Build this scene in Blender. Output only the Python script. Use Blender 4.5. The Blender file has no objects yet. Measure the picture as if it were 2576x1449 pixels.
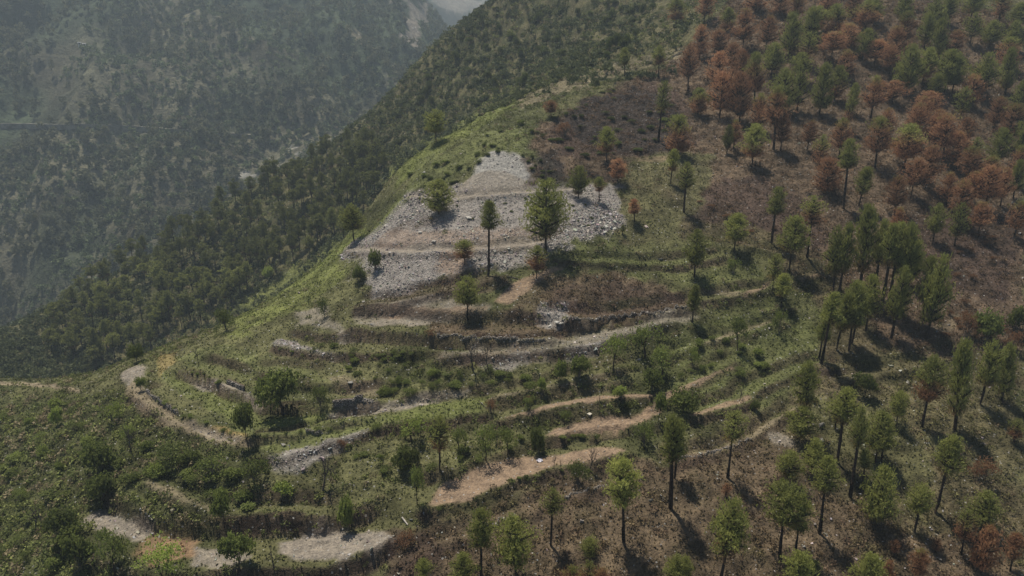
import bpy, math, random
import numpy as np

rng = np.random.default_rng(7)
random.seed(7)
sc = bpy.context.scene
COL = sc.collection

# ------------------------------------------------------------------ camera
PITCH = math.radians(16.0)
FPX, CX, CY = 1717.0, 1288.0, 724.5          # working pixel frame: 2576 x 1449
cam_d = bpy.data.cameras.new('camera'); cam = bpy.data.objects.new('camera', cam_d); COL.objects.link(cam)
cam.location = (0, 0, 0); cam.rotation_euler = (math.pi/2 - PITCH, 0, 0)
cam_d.sensor_width = 36.0; cam_d.lens = 36.0*FPX/2576.0
cam_d.clip_start = 1.0; cam_d.clip_end = 9000.0
sc.camera = cam

# ------------------------------------------------------------------ light
SUN = np.array((-0.20, 0.27, 0.94)); SUN = SUN/np.linalg.norm(SUN)
w = bpy.data.worlds.new('World'); sc.world = w; w.use_nodes = True
nt = w.node_tree; nt.nodes.clear()
sky = nt.nodes.new('ShaderNodeTexSky'); sky.sky_type = 'NISHITA'; sky.sun_disc = False
sky.sun_elevation = math.asin(SUN[2]); sky.sun_rotation = math.atan2(SUN[0], SUN[1])
sky.altitude = 1500; sky.dust_density = 2.0
bg = nt.nodes.new('ShaderNodeBackground'); bg.inputs[1].default_value = 0.065
wo = nt.nodes.new('ShaderNodeOutputWorld')
nt.links.new(sky.outputs[0], bg.inputs[0]); nt.links.new(bg.outputs[0], wo.inputs[0])
sl = bpy.data.lights.new('sun', 'SUN'); sl.energy = 5.0; sl.angle = math.radians(0.6); sl.color = (1.0, 0.93, 0.80)
so = bpy.data.objects.new('sun', sl); COL.objects.link(so)
from mathutils import Vector
so.rotation_euler = Vector(SUN).to_track_quat('Z', 'Y').to_euler()
so.location = (-80, 120, 300)
sc.view_settings.view_transform = 'Standard'; sc.view_settings.look = 'None'
sc.view_settings.exposure = 0.10; sc.view_settings.gamma = 1.0; sc.view_settings.use_curve_mapping = False
sc.cycles.use_denoising = True
sc.cycles.max_bounces = 6; sc.cycles.diffuse_bounces = 4; sc.cycles.glossy_bounces = 1
sc.cycles.transmission_bounces = 4; sc.cycles.volume_bounces = 0; sc.cycles.transparent_max_bounces = 4
sc.cycles.caustics_reflective = False; sc.cycles.caustics_refractive = False

# ------------------------------------------------------------------ helpers: pixels, noise, heightfields
SP, CP = math.sin(PITCH), math.cos(PITCH)
def pix(u, v, d):
    """point at depth d (metres along the view axis) on the ray of pixel (u, v)"""
    a = (np.asarray(u, float)-CX)/FPX; b = (CY-np.asarray(v, float))/FPX
    return np.stack([a*d, d*(CP+SP*b), d*(-SP+CP*b)], -1)
def project(P):
    P = np.asarray(P, float); d = P[..., 1]*CP - P[..., 2]*SP
    b = (P[..., 1]*SP + P[..., 2]*CP)/d
    return CX + FPX*P[..., 0]/d, CY - FPX*b, d

def vnoise(x, y, seed=0):
    xi = np.floor(x).astype(np.int64); yi = np.floor(y).astype(np.int64)
    fx = x-xi; fy = y-yi; fx = fx*fx*(3-2*fx); fy = fy*fy*(3-2*fy)
    def h(a, b):
        n = (a*374761393 + b*668265263 + seed*1442695041) & 0xFFFFFFFF
        n = ((n ^ (n >> 13))*1274126177) & 0xFFFFFFFF
        n = ((n ^ (n >> 16))*2246822519) & 0xFFFFFFFF
        return ((n >> 8) & 0xFFFF)/65535.0
    a = h(xi, yi); b = h(xi+1, yi); c = h(xi, yi+1); d = h(xi+1, yi+1)
    return (a+(b-a)*fx)*(1-fy) + (c+(d-c)*fx)*fy
def fbm(x, y, scale, octv=4, seed=0, gain=0.5):
    s = 0; a = 1.0; t = 0
    for o in range(octv):
        ca, sa = math.cos(o*1.3+.4), math.sin(o*1.3+.4)
        s = s + a*vnoise((x*ca-y*sa)/scale+o*17.3, (x*sa+y*ca)/scale-o*9.1, seed+o*31); t += a; a *= gain; scale *= 0.5
    return s/t                                    # 0..1
def sstep(a, b, x):
    t = np.clip((x-a)/(b-a), 0, 1); return t*t*(3-2*t)

class TPS:
    def __init__(s, P, lam=1e-4):
        P = np.asarray(P, float); s.c = P[:, :2]/100; n = len(P)
        K = s.k(s.c, s.c) + lam*np.eye(n); Q = np.hstack([np.ones((n, 1)), s.c])
        A = np.zeros((n+3, n+3)); A[:n, :n] = K; A[:n, n:] = Q; A[n:, :n] = Q.T
        s.w = np.linalg.solve(A, np.concatenate([P[:, 2], np.zeros(3)]))
    def k(s, a, b):
        r2 = ((a[:, None, :]-b[None])**2).sum(-1); return np.where(r2 > 0, 0.5*r2*np.log(np.maximum(r2, 1e-12)), 0)
    def __call__(s, x, y):
        sh = np.shape(x); q = np.stack([np.ravel(x), np.ravel(y)], -1)/100; out = np.empty(len(q)); n = len(s.c)
        for i in range(0, len(q), 40000):
            p = q[i:i+40000]; out[i:i+40000] = s.k(p, s.c) @ s.w[:n] + s.w[n] + p @ s.w[n+1:]
        return out.reshape(sh)

class Field:
    """heights on a rectilinear grid, with bilinear lookup and ray casting"""
    def __init__(s, gx, gy): s.gx, s.gy = gx, gy; s.X, s.Y = np.meshgrid(gx, gy)
    def look(s, A, x, y):
        x = np.clip(x, s.gx[0], s.gx[-1]-1e-6); y = np.clip(y, s.gy[0], s.gy[-1]-1e-6)
        i = np.clip(np.searchsorted(s.gx, x, side='right')-1, 0, len(s.gx)-2); j = np.clip(np.searchsorted(s.gy, y, side='right')-1, 0, len(s.gy)-2)
        fx = (x-s.gx[i])/(s.gx[i+1]-s.gx[i]); fy = (y-s.gy[j])/(s.gy[j+1]-s.gy[j])
        return (A[j, i]*(1-fx)+A[j, i+1]*fx)*(1-fy) + (A[j+1, i]*(1-fx)+A[j+1, i+1]*fx)*fy
    def h(s, x, y): return s.look(s.Z, x, y)
    def cast(s, u, v, lift=0.0, d0=70.0, d1=620.0, step=0.6):
        """first hit of each pixel ray with the surface; returns (n,3), nan where it misses"""
        u = np.atleast_1d(np.asarray(u, float)); v = np.atleast_1d(np.asarray(v, float))
        D = np.arange(d0, d1, step); out = np.full((len(u), 3), np.nan)
        for k in range(len(u)):
            P = pix(u[k], v[k], D[:, None])if False else np.stack([(u[k]-CX)/FPX*D, D*(CP+SP*(CY-v[k])/FPX), D*(-SP+CP*(CY-v[k])/FPX)], -1)
            inside = (P[:, 0] > s.gx[0]) & (P[:, 0] < s.gx[-1]) & (P[:, 1] > s.gy[0]) & (P[:, 1] < s.gy[-1])
            below = inside & (P[:, 2] < s.h(P[:, 0], P[:, 1]) + lift)
            if below.any():
                q = P[np.argmax(below)]; out[k] = (q[0], q[1], s.h(q[0], q[1]))
        return out
def densify(pl, step=14):
    out = []
    for (a, b), (c, d) in zip(pl[:-1], pl[1:]):
        n = max(1, int(math.hypot(c-a, d-b)/step))
        out += [(a+(c-a)*t/n, b+(d-b)*t/n) for t in range(n)]
    return np.array(out+[pl[-1]], float)
def inpoly(px, py, poly):
    r = np.zeros(np.shape(px), bool); n = len(poly); j = n-1
    for i in range(n):
        xi, yi = poly[i]; xj, yj = poly[j]
        if yi != yj:
            r ^= ((yi > py) != (yj > py)) & (px < (xj-xi)*(py-yi)/(yj-yi)+xi)
        j = i
    return r
def polydist(px, py, pl):
    """distance, signed side (+ = left of travel) and overshoot past the ends"""
    best = np.full(np.shape(px), 1e9); side = np.zeros(np.shape(px)); over = np.zeros(np.shape(px))
    n = len(pl)-1
    for i in range(n):
        a = pl[i]; b = pl[i+1]; t = b-a; L = math.hypot(*t)
        if L < 1e-6: continue
        t = t/L; rx = px-a[0]; ry = py-a[1]; s = rx*t[0]+ry*t[1]; c = rx*(-t[1])+ry*t[0]
        sc_ = np.clip(s, 0, L); d = np.hypot(s-sc_, c); m = d < best
        best = np.where(m, d, best); side = np.where(m, c, side)
        o = np.zeros(np.shape(px))
        if i == 0: o = np.maximum(o, -s)
        if i == n-1: o = np.maximum(o, s-L)
        over = np.where(m, o, over)
    return best, side, over

# ------------------------------------------------------------------ mesh / object helpers
def mesh_np(name, V, F, mat=None, smooth=False, col=None, attr='Col'):
    """V (n,3), F (m,3|4) -> mesh; col (n,3|4) point colours"""
    V = np.asarray(V, np.float32); F = np.asarray(F, np.int32); k = F.shape[1]
    me = bpy.data.meshes.new(name); me.vertices.add(len(V)); me.vertices.foreach_set('co', V.ravel())
    me.loops.add(F.size); me.loops.foreach_set('vertex_index', F.ravel())
    me.polygons.add(len(F)); me.polygons.foreach_set('loop_start', np.arange(0, F.size, k, dtype=np.int32))
    me.polygons.foreach_set('use_smooth', np.full(len(F), smooth))
    if col is not None:
        c = np.ones((len(V), 4), np.float32); c[:, :np.shape(col)[1]] = col
        at = me.color_attributes.new(attr, 'FLOAT_COLOR', 'POINT'); at.data.foreach_set('color', c.ravel())
    if mat: me.materials.append(mat)
    me.update(calc_edges=True); me.validate()
    return me
def link(name, data, parent=None, loc=None, scale=None, rotz=None):
    o = bpy.data.objects.new(name, data); COL.objects.link(o)
    if parent is not None: o.parent = parent
    if loc is not None: o.location = [float(q) for q in loc]
    if scale is not None: o.scale = [float(q) for q in scale]
    if rotz is not None: o.rotation_euler = (0, 0, float(rotz))
    return o
def tag(o, label=None, cat=None, group=None, kind=None):
    if label: o['label'] = label
    if cat: o['category'] = cat
    if group: o['group'] = group
    if kind: o['kind'] = kind
    return o

# ------------------------------------------------------------------ near hill: control points (pixel u, v, depth m)
crest = [(640,780,178),(760,700,186),(880,602,194),(1000,432,214),(1100,370,224),(1200,302,234)]
ctrl = [ # centre
 (1288,1700,90),(1288,1449,100),(1288,1300,106),(1288,1200,112),(1288,1100,119),(1288,1000,126),(1288,900,134),(1288,800,142),(1288,700,152),(1288,600,163),(1288,500,175),(1288,410,188),(1300,300,212),
 (1400,222,240),(1560,172,255),(1700,132,262),
 # right
 (2300,1700,92),(2300,1449,104),(2300,1300,112),(2300,1100,124),(2300,950,136),(2300,800,148),(2300,600,168),(2300,400,195),(2300,235,220),(2300,0,255),(2300,-150,290),
 (2576,1449,106),(2576,1200,120),(2576,900,141),(2576,600,171),(2576,300,212),(2576,0,262),(2900,1400,110),(2900,900,145),(2900,400,205),(2900,0,270),
 (1800,1449,101),(1800,1200,114),(1800,1000,129),(1800,800,146),(1800,650,161),(1800,500,178),(1800,350,203),(1800,200,232),(1800,60,262),(2000,100,240),(2000,-60,275),
 (1560,300,214),(1560,450,185),(1560,600,164),
 # left
 (640,1700,92),(640,1449,101),(640,1300,109),(640,1200,115),(640,1100,122),(640,1000,133),(640,900,148),(900,1000,130),(900,900,140),(900,800,150),(960,740,156),(960,640,168),(1000,540,183),(820,720,172),
 (300,940,150),(300,1100,128),(300,1300,112),(300,1449,104),(0,1449,110),(0,1300,122),(0,1150,137),(0,1010,156),(120,968,162),(0,958,169),(-150,950,178),(210,972,157),(460,870,158),
 (-300,1449,120),(-300,1200,140),
 # back spur, ground under its woods
 (0,935,292),(0,850,318),(230,722,350),(480,572,375),(640,482,390),(850,362,402),(1000,232,412),(1100,112,420),(1230,0,426),(1340,-100,432),
 (500,780,318),(700,650,330),(850,540,335),(300,880,303),(1000,380,345),(1150,280,345),(1300,180,345),(1450,80,345),(1600,0,335),(1600,100,310),(1450,160,300),(1800,-90,330),(2300,-300,330)]
P = [pix(u, v, d) for u, v, d in ctrl+crest]
for i, (u, v, d) in enumerate(crest):
    dz = (22, 22, 20, 14, 9, 4)[i]
    q = pix(u, v, d); r = pix(u, v, d+42); P.append(np.array((r[0], r[1], q[2]-dz)))
for u, v, d, e, dz in [(230,722,350,60,45),(480,572,375,60,50),(640,482,390,60,50),(850,362,402,60,50),(1000,232,412,60,45),(1100,112,420,60,40),(1230,0,426,70,30),(0,850,318,40,18),(120,972,160,50,30),(300,940,150,55,34)]:
    q = pix(u, v, d); r = pix(u, v, d+e); P.append(np.array((r[0], r[1], q[2]-dz)))
P.append(np.array((-330., 240, -150))); P.append(np.array((-330., 420, -190))); P.append(np.array((-100., 560, -130)))
base = TPS(P, 2e-4)

def axis(segs):
    out = [segs[0][0]]
    for a, b, s0, s1 in segs:
        x = a
        while x < b-1e-6:
            t = (x-a)/(b-a); x += s0+(s1-s0)*t; out.append(min(x, b))
    return np.array(sorted(set(np.round(out, 4))))
N = Field(axis([(-330,-125,2.6,.5),(-125,130,.5,.5),(130,360,.5,2.6)]), axis([(58,80,.9,.5),(80,215,.47,.47),(215,330,.55,1.1),(330,520,1.1,2.4)]))
X, Y = N.X, N.Y
far_w = sstep(215, 300, Y + 0.25*np.maximum(0, -X))
Z = base(X, Y)
# valley drop towards the left and behind so the sheet sinks under the far terrain
Z += (fbm(X, Y, 60, 3, 3)-.5)*(2.0+10*far_w) + (fbm(X, Y, 16, 3, 5)-.5)*(1.8+4.5*far_w)
# small natural terracettes that follow the contours
q = Z/1.7 + (fbm(X, Y, 25, 3, 11)-.5)*2.2; fr = q-np.floor(q)
saw = np.where(fr < .3, fr/.3, 1-(fr-.3)/.7)-.5
Z += saw*(0.42*(1-far_w)+1.3*far_w)*np.where((X>-60)&(X<45)&(Y>135)&(Y<205), .1, 1)*sstep(.25, .6, fbm(X, Y, 30, 2, 21))
N.Z = Z
# ---- man-made terraces: lower lip (pixels, travelled with the uphill side on the left), tread width m, min half-riser
LIPS = [
 ([(1065,1282),(1180,1266),(1290,1212),(1400,1178),(1500,1162),(1580,1142)], 6.0, 1.0),
 ([(1365,1106),(1480,1098),(1580,1078),(1690,1062),(1800,1040),(1890,1012)], 3.8, .9),
 ([(1255,1060),(1340,1042),(1430,1022),(1600,1000),(1640,1000)], 3.0, .7),
 ([(1180,1022),(1260,1000),(1400,972),(1560,930),(1680,902),(1760,872),(1900,838),(1990,806)], 2.2, .5),
 ([(1600,1075),(1680,1010),(1760,960),(1850,912)], 2.4, .3),
 ([(640,1150),(720,1150),(820,1120),(900,1095),(1010,1062),(1220,1042)], 6.0, 1.0),
 ([(330,990),(400,1050),(500,1100),(600,1130)], 3.6, .6),
 ([(375,985),(450,1042),(540,1080),(605,1104),(640,1100),(690,1092),(770,1090),(840,1072),(960,1050)], 9.0, 1.2),
 ([(455,932),(540,960),(600,988),(660,1015),(760,1022),(840,1028),(930,1018)], 7.0, 1.25),
 ([(630,932),(690,944),(770,950)], 4.0, .6),
 ([(690,872),(800,888),(930,890),(1060,886),(1200,900)], 5.0, 1.1),
 ([(900,770),(980,768),(1060,748),(1150,735),(1240,705)], 5.0, .8),
 ([(880,828),(1000,842),(1180,850),(1290,858),(1380,858)], 7.0, .7),
 ([(1390,806),(1480,812),(1560,806),(1650,792),(1745,772)], 4.0, .7),
 ([(1100,905),(1300,890),(1480,870),(1700,812)], 4.5, .4),
 ([(865,632),(1000,640),(1140,636),(1260,628),(1370,614)], 2.6, .35),
 ([(1020,500),(1140,502),(1240,494),(1440,478)], 2.4, .35),
 ([(1400,655),(1500,662),(1700,668),(1820,650)], 3.0, .5),
 ([(1750,760),(1850,750),(1930,735),(2000,706),(2060,694)], 2.6, .6),
 ([(1690,1162),(1760,1148),(1830,1128),(1890,1105),(1960,1062),(2000,1030)], 1.8, .6),
 ([(150,1345),(260,1420),(360,1449),(500,1452),(600,1440),(720,1432),(830,1428),(910,1402),(975,1366)], 7.5, .9),
 ([(360,1216),(430,1256),(520,1290),(610,1300),(700,1296),(810,1304)], 3.2, .9),
 ([(1190,1346),(1250,1318),(1330,1296),(1420,1256),(1530,1226)], 2.2, .4),
 ([(1000,1425),(1070,1400),(1180,1352)], 1.8, .3),
 ([(1880,1000),(1960,960),(2060,925),(2130,930)], 3.0, .5),
 ([(2130,965),(2200,950),(2330,925),(2420,890)], 3.0, .6),
 ([(1870,620),(1960,640),(2060,660)], 2.4, .5), ([(1530,185),(1620,160),(1720,130)], 2.0, .6)]
gy_, gx_ = np.gradient(Z, N.gy, N.gx); SL = np.hypot(gx_, gy_)
LIPW = []
for pl, wd, amin in LIPS:
    d = densify(pl, 16)
    p0 = N.cast(d[:, 0], d[:, 1]); ok = ~np.isnan(p0[:, 0]); s = np.median(N.look(SL, p0[ok, 0], p0[ok, 1]))
    A = float(np.clip(0.5*wd*s*.95, amin, 2.4))
    p1 = N.cast(d[:, 0], d[:, 1], lift=A*.9); p1 = p1[~np.isnan(p1[:, 0])]; LIPW.append((p1[:, :2], wd, A))
D = np.zeros_like(Z); TREAD = np.zeros_like(Z); RISER = np.zeros_like(Z)
wob = (fbm(X, Y, 5, 3, 41)-.5)*1.6
for pl, wd, A in LIPW:
    lo = pl.min(0)-wd-4; hi = pl.max(0)+wd+4
    j = np.where((N.gy > lo[1]) & (N.gy < hi[1]))[0]; i = np.where((N.gx > lo[0]) & (N.gx < hi[0]))[0]
    sl_ = np.ix_(j, i); dist, side, over = polydist(X[sl_], Y[sl_], pl)
    s = np.sign(side)*dist + wob[sl_]*.5; r1, r2 = .9, 1.3
    dl = np.interp(s, [-r1, 0, wd, wd+r2], [0, A, -A, 0], left=0, right=0)*(1-sstep(0, 5, over))
    fade = 1-sstep(0, 3, over)
    TREAD[sl_] = np.maximum(TREAD[sl_], sstep(-.1, .5, s)*(1-sstep(wd-.7, wd, s))*fade)
    RISER[sl_] = np.maximum(RISER[sl_], np.maximum(sstep(-r1-.9, -r1-.2, s)*(1-sstep(-.3, .2, s)), .8*sstep(wd-.3, wd+.2, s)*(1-sstep(wd+r2, wd+r2+.8, s)))*fade*min(1, A/.8))
    D[sl_] = np.where(np.abs(dl) > np.abs(D[sl_]), dl+.15*D[sl_], D[sl_]+.15*dl)
RISER *= 1-TREAD
Z = Z + D
N.Z = Z

# ------------------------------------------------------------------ what the ground is made of (outlines cast from pixels onto the hill)
ALB = dict(scrub=(.070,.074,.032), olive=(.108,.106,.050), burn=(.072,.049,.040), litter=(.120,.086,.060), dirt=(.255,.185,.130), gravel=(.25,.218,.182), scree=(.275,.250,.232),
           red=(.26,.165,.105), grass=(.112,.122,.048), lush=(.142,.160,.048), straw=(.27,.20,.09), rock=(.31,.30,.28), char=(.040,.033,.030), pale=(.23,.19,.13))
PAINT = [ # class, edge wobble m, opacity, polygon
 ('litter',4,.55,[(1560,470),(1900,440),(2200,560),(2576,560),(2576,1520),(960,1520),(1060,1290),(1560,1180),(1960,1060),(2060,900),(2080,780),(1960,690),(1760,640),(1560,620)]),
 ('litter',3,.95,[(1330,330),(1560,215),(1700,150),(1880,-40),(2250,-40),(2576,60),(2576,900),(2250,890),(2080,660),(1860,560),(1700,500),(1560,470),(1400,440)]),
 ('burn',3,.85,[(1380,330),(1480,250),(1640,200),(1740,260),(1760,370),(1640,390),(1500,400),(1400,400)]),
 ('char',4,.85,[(1400,300),(1480,250),(1600,220),(1690,260),(1720,330),(1700,380),(1600,385),(1540,385),(1450,350)]),  # burnt bank; its opacity also paints in the steep face's dark shading
 ('char',3,.9,[(1340,400),(1390,380),(1420,440),(1560,440),(1560,460),(1400,465),(1350,440)]),
 ('burn',3,.8,[(1700,480),(1900,440),(2060,520),(2090,620),(1960,600),(1840,560),(1720,560)]),
 ('burn',3,.8,[(2250,560),(2400,500),(2560,560),(2540,760),(2380,740),(2260,680)]),
 ('olive',3,.8,[(1560,420),(1660,380),(1800,400),(1760,520),(1700,600),(1560,600)]),
 ('litter',2.5,.85,[(1250,790),(1380,690),(1560,690),(1720,730),(1745,780),(1560,815),(1400,860),(1240,850),(1080,850),(1100,815)]),
 ('burn',2.5,.6,[(1390,720),(1600,710),(1720,750),(1700,780),(1500,800),(1400,790)]),
 ('litter',3,.7,[(960,1449),(1060,1300),(1250,1290),(1570,1170),(1900,1120),(2000,1130),(2150,1280),(2576,1400),(2576,1520),(960,1520)]),
 ('burn',2,.75,[(960,1449),(960,1340),(1060,1320),(1120,1380),(1080,1500),(980,1500)]),
 ('grass',4,.62,[(1380,600),(1560,620),(1800,600),(1960,640),(1940,720),(1740,760),(1700,700),(1500,680),(1390,660)]),
 ('olive',3,.6,[(1560,560),(1700,560),(1720,640),(1600,650)]),
 ('grass',3,.85,[(1740,840),(1880,760),(2040,790),(2060,900),(2000,1000),(1880,1060),(1700,1080),(1640,960)]),
 ('grass',4,.5,[(2020,1010),(2200,1000),(2330,1100),(2300,1280),(2200,1200),(2080,1150)]),
 ('olive',3,.35,[(2080,900),(2320,880),(2560,1000),(2576,1250),(2350,1120),(2140,1000)]),
 # crest and left flank
 ('lush',4,.7,[(560,800),(640,735),(760,660),(880,590),(960,560),(1000,470),(960,600),(880,680),(800,760),(700,800),(600,850)]),
 ('lush',4,.7,[(930,450),(1060,355),(1160,300),(1260,262),(1330,235),(1250,300),(1120,380),(1010,460)]),
 ('grass',3,.8,[(1000,500),(1060,400),(1200,330),(1330,330),(1340,380),(1200,410),(1130,460)]),
 ('pale',1.5,.6,[(1290,255),(1400,205),(1530,165),(1720,120),(1730,140),(1560,190),(1420,235),(1310,275)]),
 ('scrub',3,.95,[(-100,1000),(330,990),(620,1150),(600,1290),(300,1449),(-100,1520)]),
 ('grass',3,.6,[(-100,1250),(120,1280),(200,1460),(-100,1520)]),
 # scree
 ('scree',3.0,.97,[(1015,490),(1120,474),(1185,462),(1212,405),(1250,380),(1290,384),(1325,425),(1345,464),(1440,472),(1560,470),(1560,560),(1500,600),(1400,625),(1370,660),(1240,680),(1110,700),(1040,740),(930,745),(860,630),(960,560)]),
 ('rock',3,.9,[(1200,405),(1250,378),(1300,385),(1330,420),(1350,470),(1260,480),(1190,465)]),
 ('gravel',1.0,.8,[(1130,495),(1190,440),(1260,430),(1340,460),(1330,490),(1200,500)]),
 ('red',2.5,.42,[(930,620),(975,575),(1080,580),(1240,580),(1400,560),(1390,610),(1180,632),(960,632)]),
 ('red',2,.6,[(1100,660),(1130,630),(1170,640),(1190,690),(1120,695)]),
 ('gravel',1,.9,[(865,622),(960,622),(1140,620),(1240,612),(1375,606),(1375,616),(1240,626),(1140,634),(1000,637),(870,634)]),
 ('gravel',1,.9,[(1020,490),(1140,490),(1240,484),(1440,470),(1480,476),(1440,482),(1240,496),(1140,502),(1020,502)]),
 ('lush',2,.5,[(940,590),(1000,530),(1030,500),(1010,495),(950,560)]),
 ('burn',2.5,.6,[(1030,552),(1080,540),(1110,560),(1060,566),(990,585),(960,590)]),('olive',2.5,.6,[(860,640),(900,640),(930,700),(900,745),(850,680)]),('burn',2,.75,[(1300,400),(1330,395),(1365,440),(1350,475),(1310,470),(1330,440)]),
 ('burn',1.5,.7,[(880,772),(960,742),(1120,705),(1280,690),(1290,715),(1200,742),(1080,765),(960,790)]),
 ('gravel',1.8,.85,[(900,800),(960,775),(1090,752),(1160,760),(1240,770),(1230,800),(1120,815),(1000,822),(900,815)]),
 ('dirt',1,.8,[(900,790),(1000,782),(1130,776),(1230,772),(1230,790),(1110,802),(980,806)]),
 ('dirt',.8,.95,[(1245,758),(1290,712),(1340,690),(1400,672),(1420,680),(1360,705),(1330,735),(1290,760)]),
 ('scree',1.5,.75,[(1370,770),(1430,775),(1440,830),(1380,840),(1360,815)]),
 ('rock',1,.6,[(1375,790),(1415,790),(1425,828),(1385,832)]),
 ('gravel',2,.75,[(1240,870),(1450,850),(1600,815),(1740,790),(1750,815),(1600,850),(1500,880),(1400,905),(1250,915),(1090,925),(1100,895)]),
 ('litter',2,.5,[(1080,895),(1300,880),(1400,900),(1250,920),(1100,930)]),
 ('scree',1.2,.8,[(1410,890),(1500,862),(1560,855),(1500,905),(1420,915)]),
 ('scree',1.2,.7,[(1200,920),(1330,895),(1330,925),(1220,940)]),
 ('gravel',1.5,.8,[(740,790),(800,770),(830,800),(880,835),(930,860),(870,855),(820,820),(750,820)]),
 ('scree',1.2,.7,[(700,850),(790,880),(870,900),(840,910),(740,890),(690,870)]),
 # left terraced fields
 ('olive',2,.9,[(440,900),(520,865),(640,860),(700,880),(800,905),(960,960),(940,990),(840,1000),(640,960),(520,940)]),
 ('grass',2,.7,[(430,900),(560,870),(700,910),(840,960),(700,985),(560,950)]),
 ('pale',1.5,.7,[(820,950),(960,960),(960,990),(850,990)]),
 ('grass',1.2,.95,[(400,900),(430,950),(520,985),(600,1010),(660,1060),(840,1040),(900,1050),(830,1072),(700,1090),(620,1100),(560,1050),(440,980),(400,940)]),
 ('lush',1,.25,[(430,935),(480,970),(560,1000),(620,1040),(600,1075),(520,1020),(430,960)]),
 ('lush',1,.35,[(640,1060),(760,1040),(860,1040),(820,1070),(690,1085)]),
 ('gravel',1,.9,[(440,940),(500,955),(580,970),(650,1010),(690,1030),(650,1042),(580,1005),(500,975)]),
 ('gravel',1.2,.85,[(830,1040),(950,1022),(1100,992),(1190,985),(1180,1000),(1060,1025),(940,1045),(850,1055)]),
 ('grass',1.5,.95,[(650,1120),(800,1090),(960,1050),(1080,1020),(1230,1000),(1210,1045),(1010,1062),(890,1100),(760,1135),(660,1140)]),
 ('lush',1.5,.3,[(960,1055),(1080,1020),(1230,995),(1220,1035),(1010,1065)]),
 ('gravel',.9,.95,[(300,940),(345,918),(362,925),(355,965),(380,1000),(345,985),(318,970)]),
 ('pale',1.0,1.0,[(335,955),(372,985),(400,1018),(450,1048),(540,1082),(612,1108),(640,1130),(600,1138),(500,1108),(400,1066),(335,1020),(322,975)]),
 ('gravel',1.2,.6,[(450,1060),(540,1085),(605,1112),(600,1128),(520,1105)]),
 ('straw',1,.8,[(560,1075),(620,1095),(620,1118),(560,1095),(520,1075)]),
 ('straw',1,.6,[(400,900),(440,880),(450,905),(400,950)]),
 ('scree',1.2,.85,[(660,1160),(720,1140),(800,1125),(900,1095),(930,1095),(830,1150),(760,1185),(680,1180)]),
 ('gravel',1.2,.95,[(200,1315),(250,1290),(320,1290),(380,1305),(400,1335),(350,1360),(240,1340)]),
 ('red',2,.8,[(345,1365),(390,1335),(450,1340),(500,1360),(490,1400),(420,1420),(350,1400)]),
 ('gravel',1.2,.9,[(490,1375),(580,1390),(640,1400),(570,1430),(480,1430)]),
 ('gravel',1,1.0,[(700,1370),(760,1345),(850,1340),(960,1345),(1000,1362),(950,1395),(870,1412),(790,1420),(710,1400)]),
 ('pale',1.2,.85,[(370,1205),(420,1225),(520,1270),(560,1290),(480,1282),(400,1245)]),
 ('grass',1.2,.6,[(590,1280),(700,1280),(800,1292),(790,1302),(680,1295),(600,1298)]),
 # terraces and trails right of centre
 ('dirt',.7,1.0,[(1080,1272),(1110,1215),(1160,1195),(1230,1165),(1300,1150),(1400,1150),(1500,1128),(1560,1128),(1572,1138),(1500,1160),(1400,1176),(1290,1210),(1180,1262)]),
 ('dirt',.7,1.0,[(1370,1100),(1400,1078),(1500,1058),(1580,1055),(1640,1020),(1660,1000),(1700,985),(1690,1005),(1650,1040),(1620,1065),(1560,1085),(1480,1098)]),
 ('dirt',.7,1.0,[(1262,1055),(1290,1042),(1400,1015),(1480,1000),(1600,992),(1690,998),(1600,1002),(1430,1020),(1340,1040)]),
 ('dirt',.6,.95,[(1660,1000),(1740,962),(1800,940),(1850,912),(1846,926),(1800,950),(1740,980),(1690,1000)]),
 ('dirt',.6,.9,[(1730,1045),(1800,1022),(1880,998),(1892,1006),(1870,1022),(1800,1035),(1740,1052)]),
 ('pale',.6,.8,[(1190,1015),(1260,996),(1400,968),(1560,928),(1560,934),(1400,975),(1260,1004)]),
 ('pale',.6,.8,[(1760,870),(1830,842),(1900,815),(1960,800),(1960,808),(1900,826),(1830,852),(1770,878)]),
 ('dirt',.6,.8,[(1860,745),(1900,728),(1940,712),(1936,722),(1900,742),(1868,752)]),
 ('pale',.6,.7,[(1770,735),(1840,732),(1870,740),(1860,750),(1780,742)]),
 ('dirt',.6,.8,[(2005,705),(2030,697),(2064,692),(2050,702),(2010,714)]),
 ('dirt',.6,.7,[(2200,730),(2225,720),(2225,736),(2198,740)]),
 ('pale',.7,.8,[(1700,1150),(1800,1130),(1880,1098),(1960,1050),(2000,1025),(1996,1038),(1950,1070),(1880,1110),(1800,1140),(1700,1160)]),
 ('gravel',1,.8,[(1930,1100),(1960,1088),(2000,1110),(2000,1130),(1960,1128)]),
 ('pale',1,.6,[(2340,830),(2400,790),(2430,780),(2410,820),(2370,850)]),
 ('olive',1.5,.7,[(1560,400),(1680,385),(1790,395),(1780,410),(1640,420)]),
 ('dirt',1.5,.5,[(1590,395),(1700,388),(1700,405),(1600,412)]),
 ('pale',.4,1.0,[(-60,958),(60,962),(130,968),(205,980),(200,990),(130,978),(60,972),(-60,968)]),
 # back spur
 ('red',2,.6,[(270,830),(285,835),(285,875),(268,880)]), ('pale',2,.5,[(220,690),(245,690),(270,720),(255,725)]),
]
def world_poly(F, pl, **k):
    d = densify(list(pl)+[pl[0]], 18)[:-1]; p = F.cast(d[:, 0], d[:, 1], **k); return p[~np.isnan(p[:, 0])][:, :2]
far_ground = far_w
jx = (fbm(X, Y, 4, 3, 51)-.5)*2; jy = (fbm(X, Y, 4, 3, 52)-.5)*2
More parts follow.
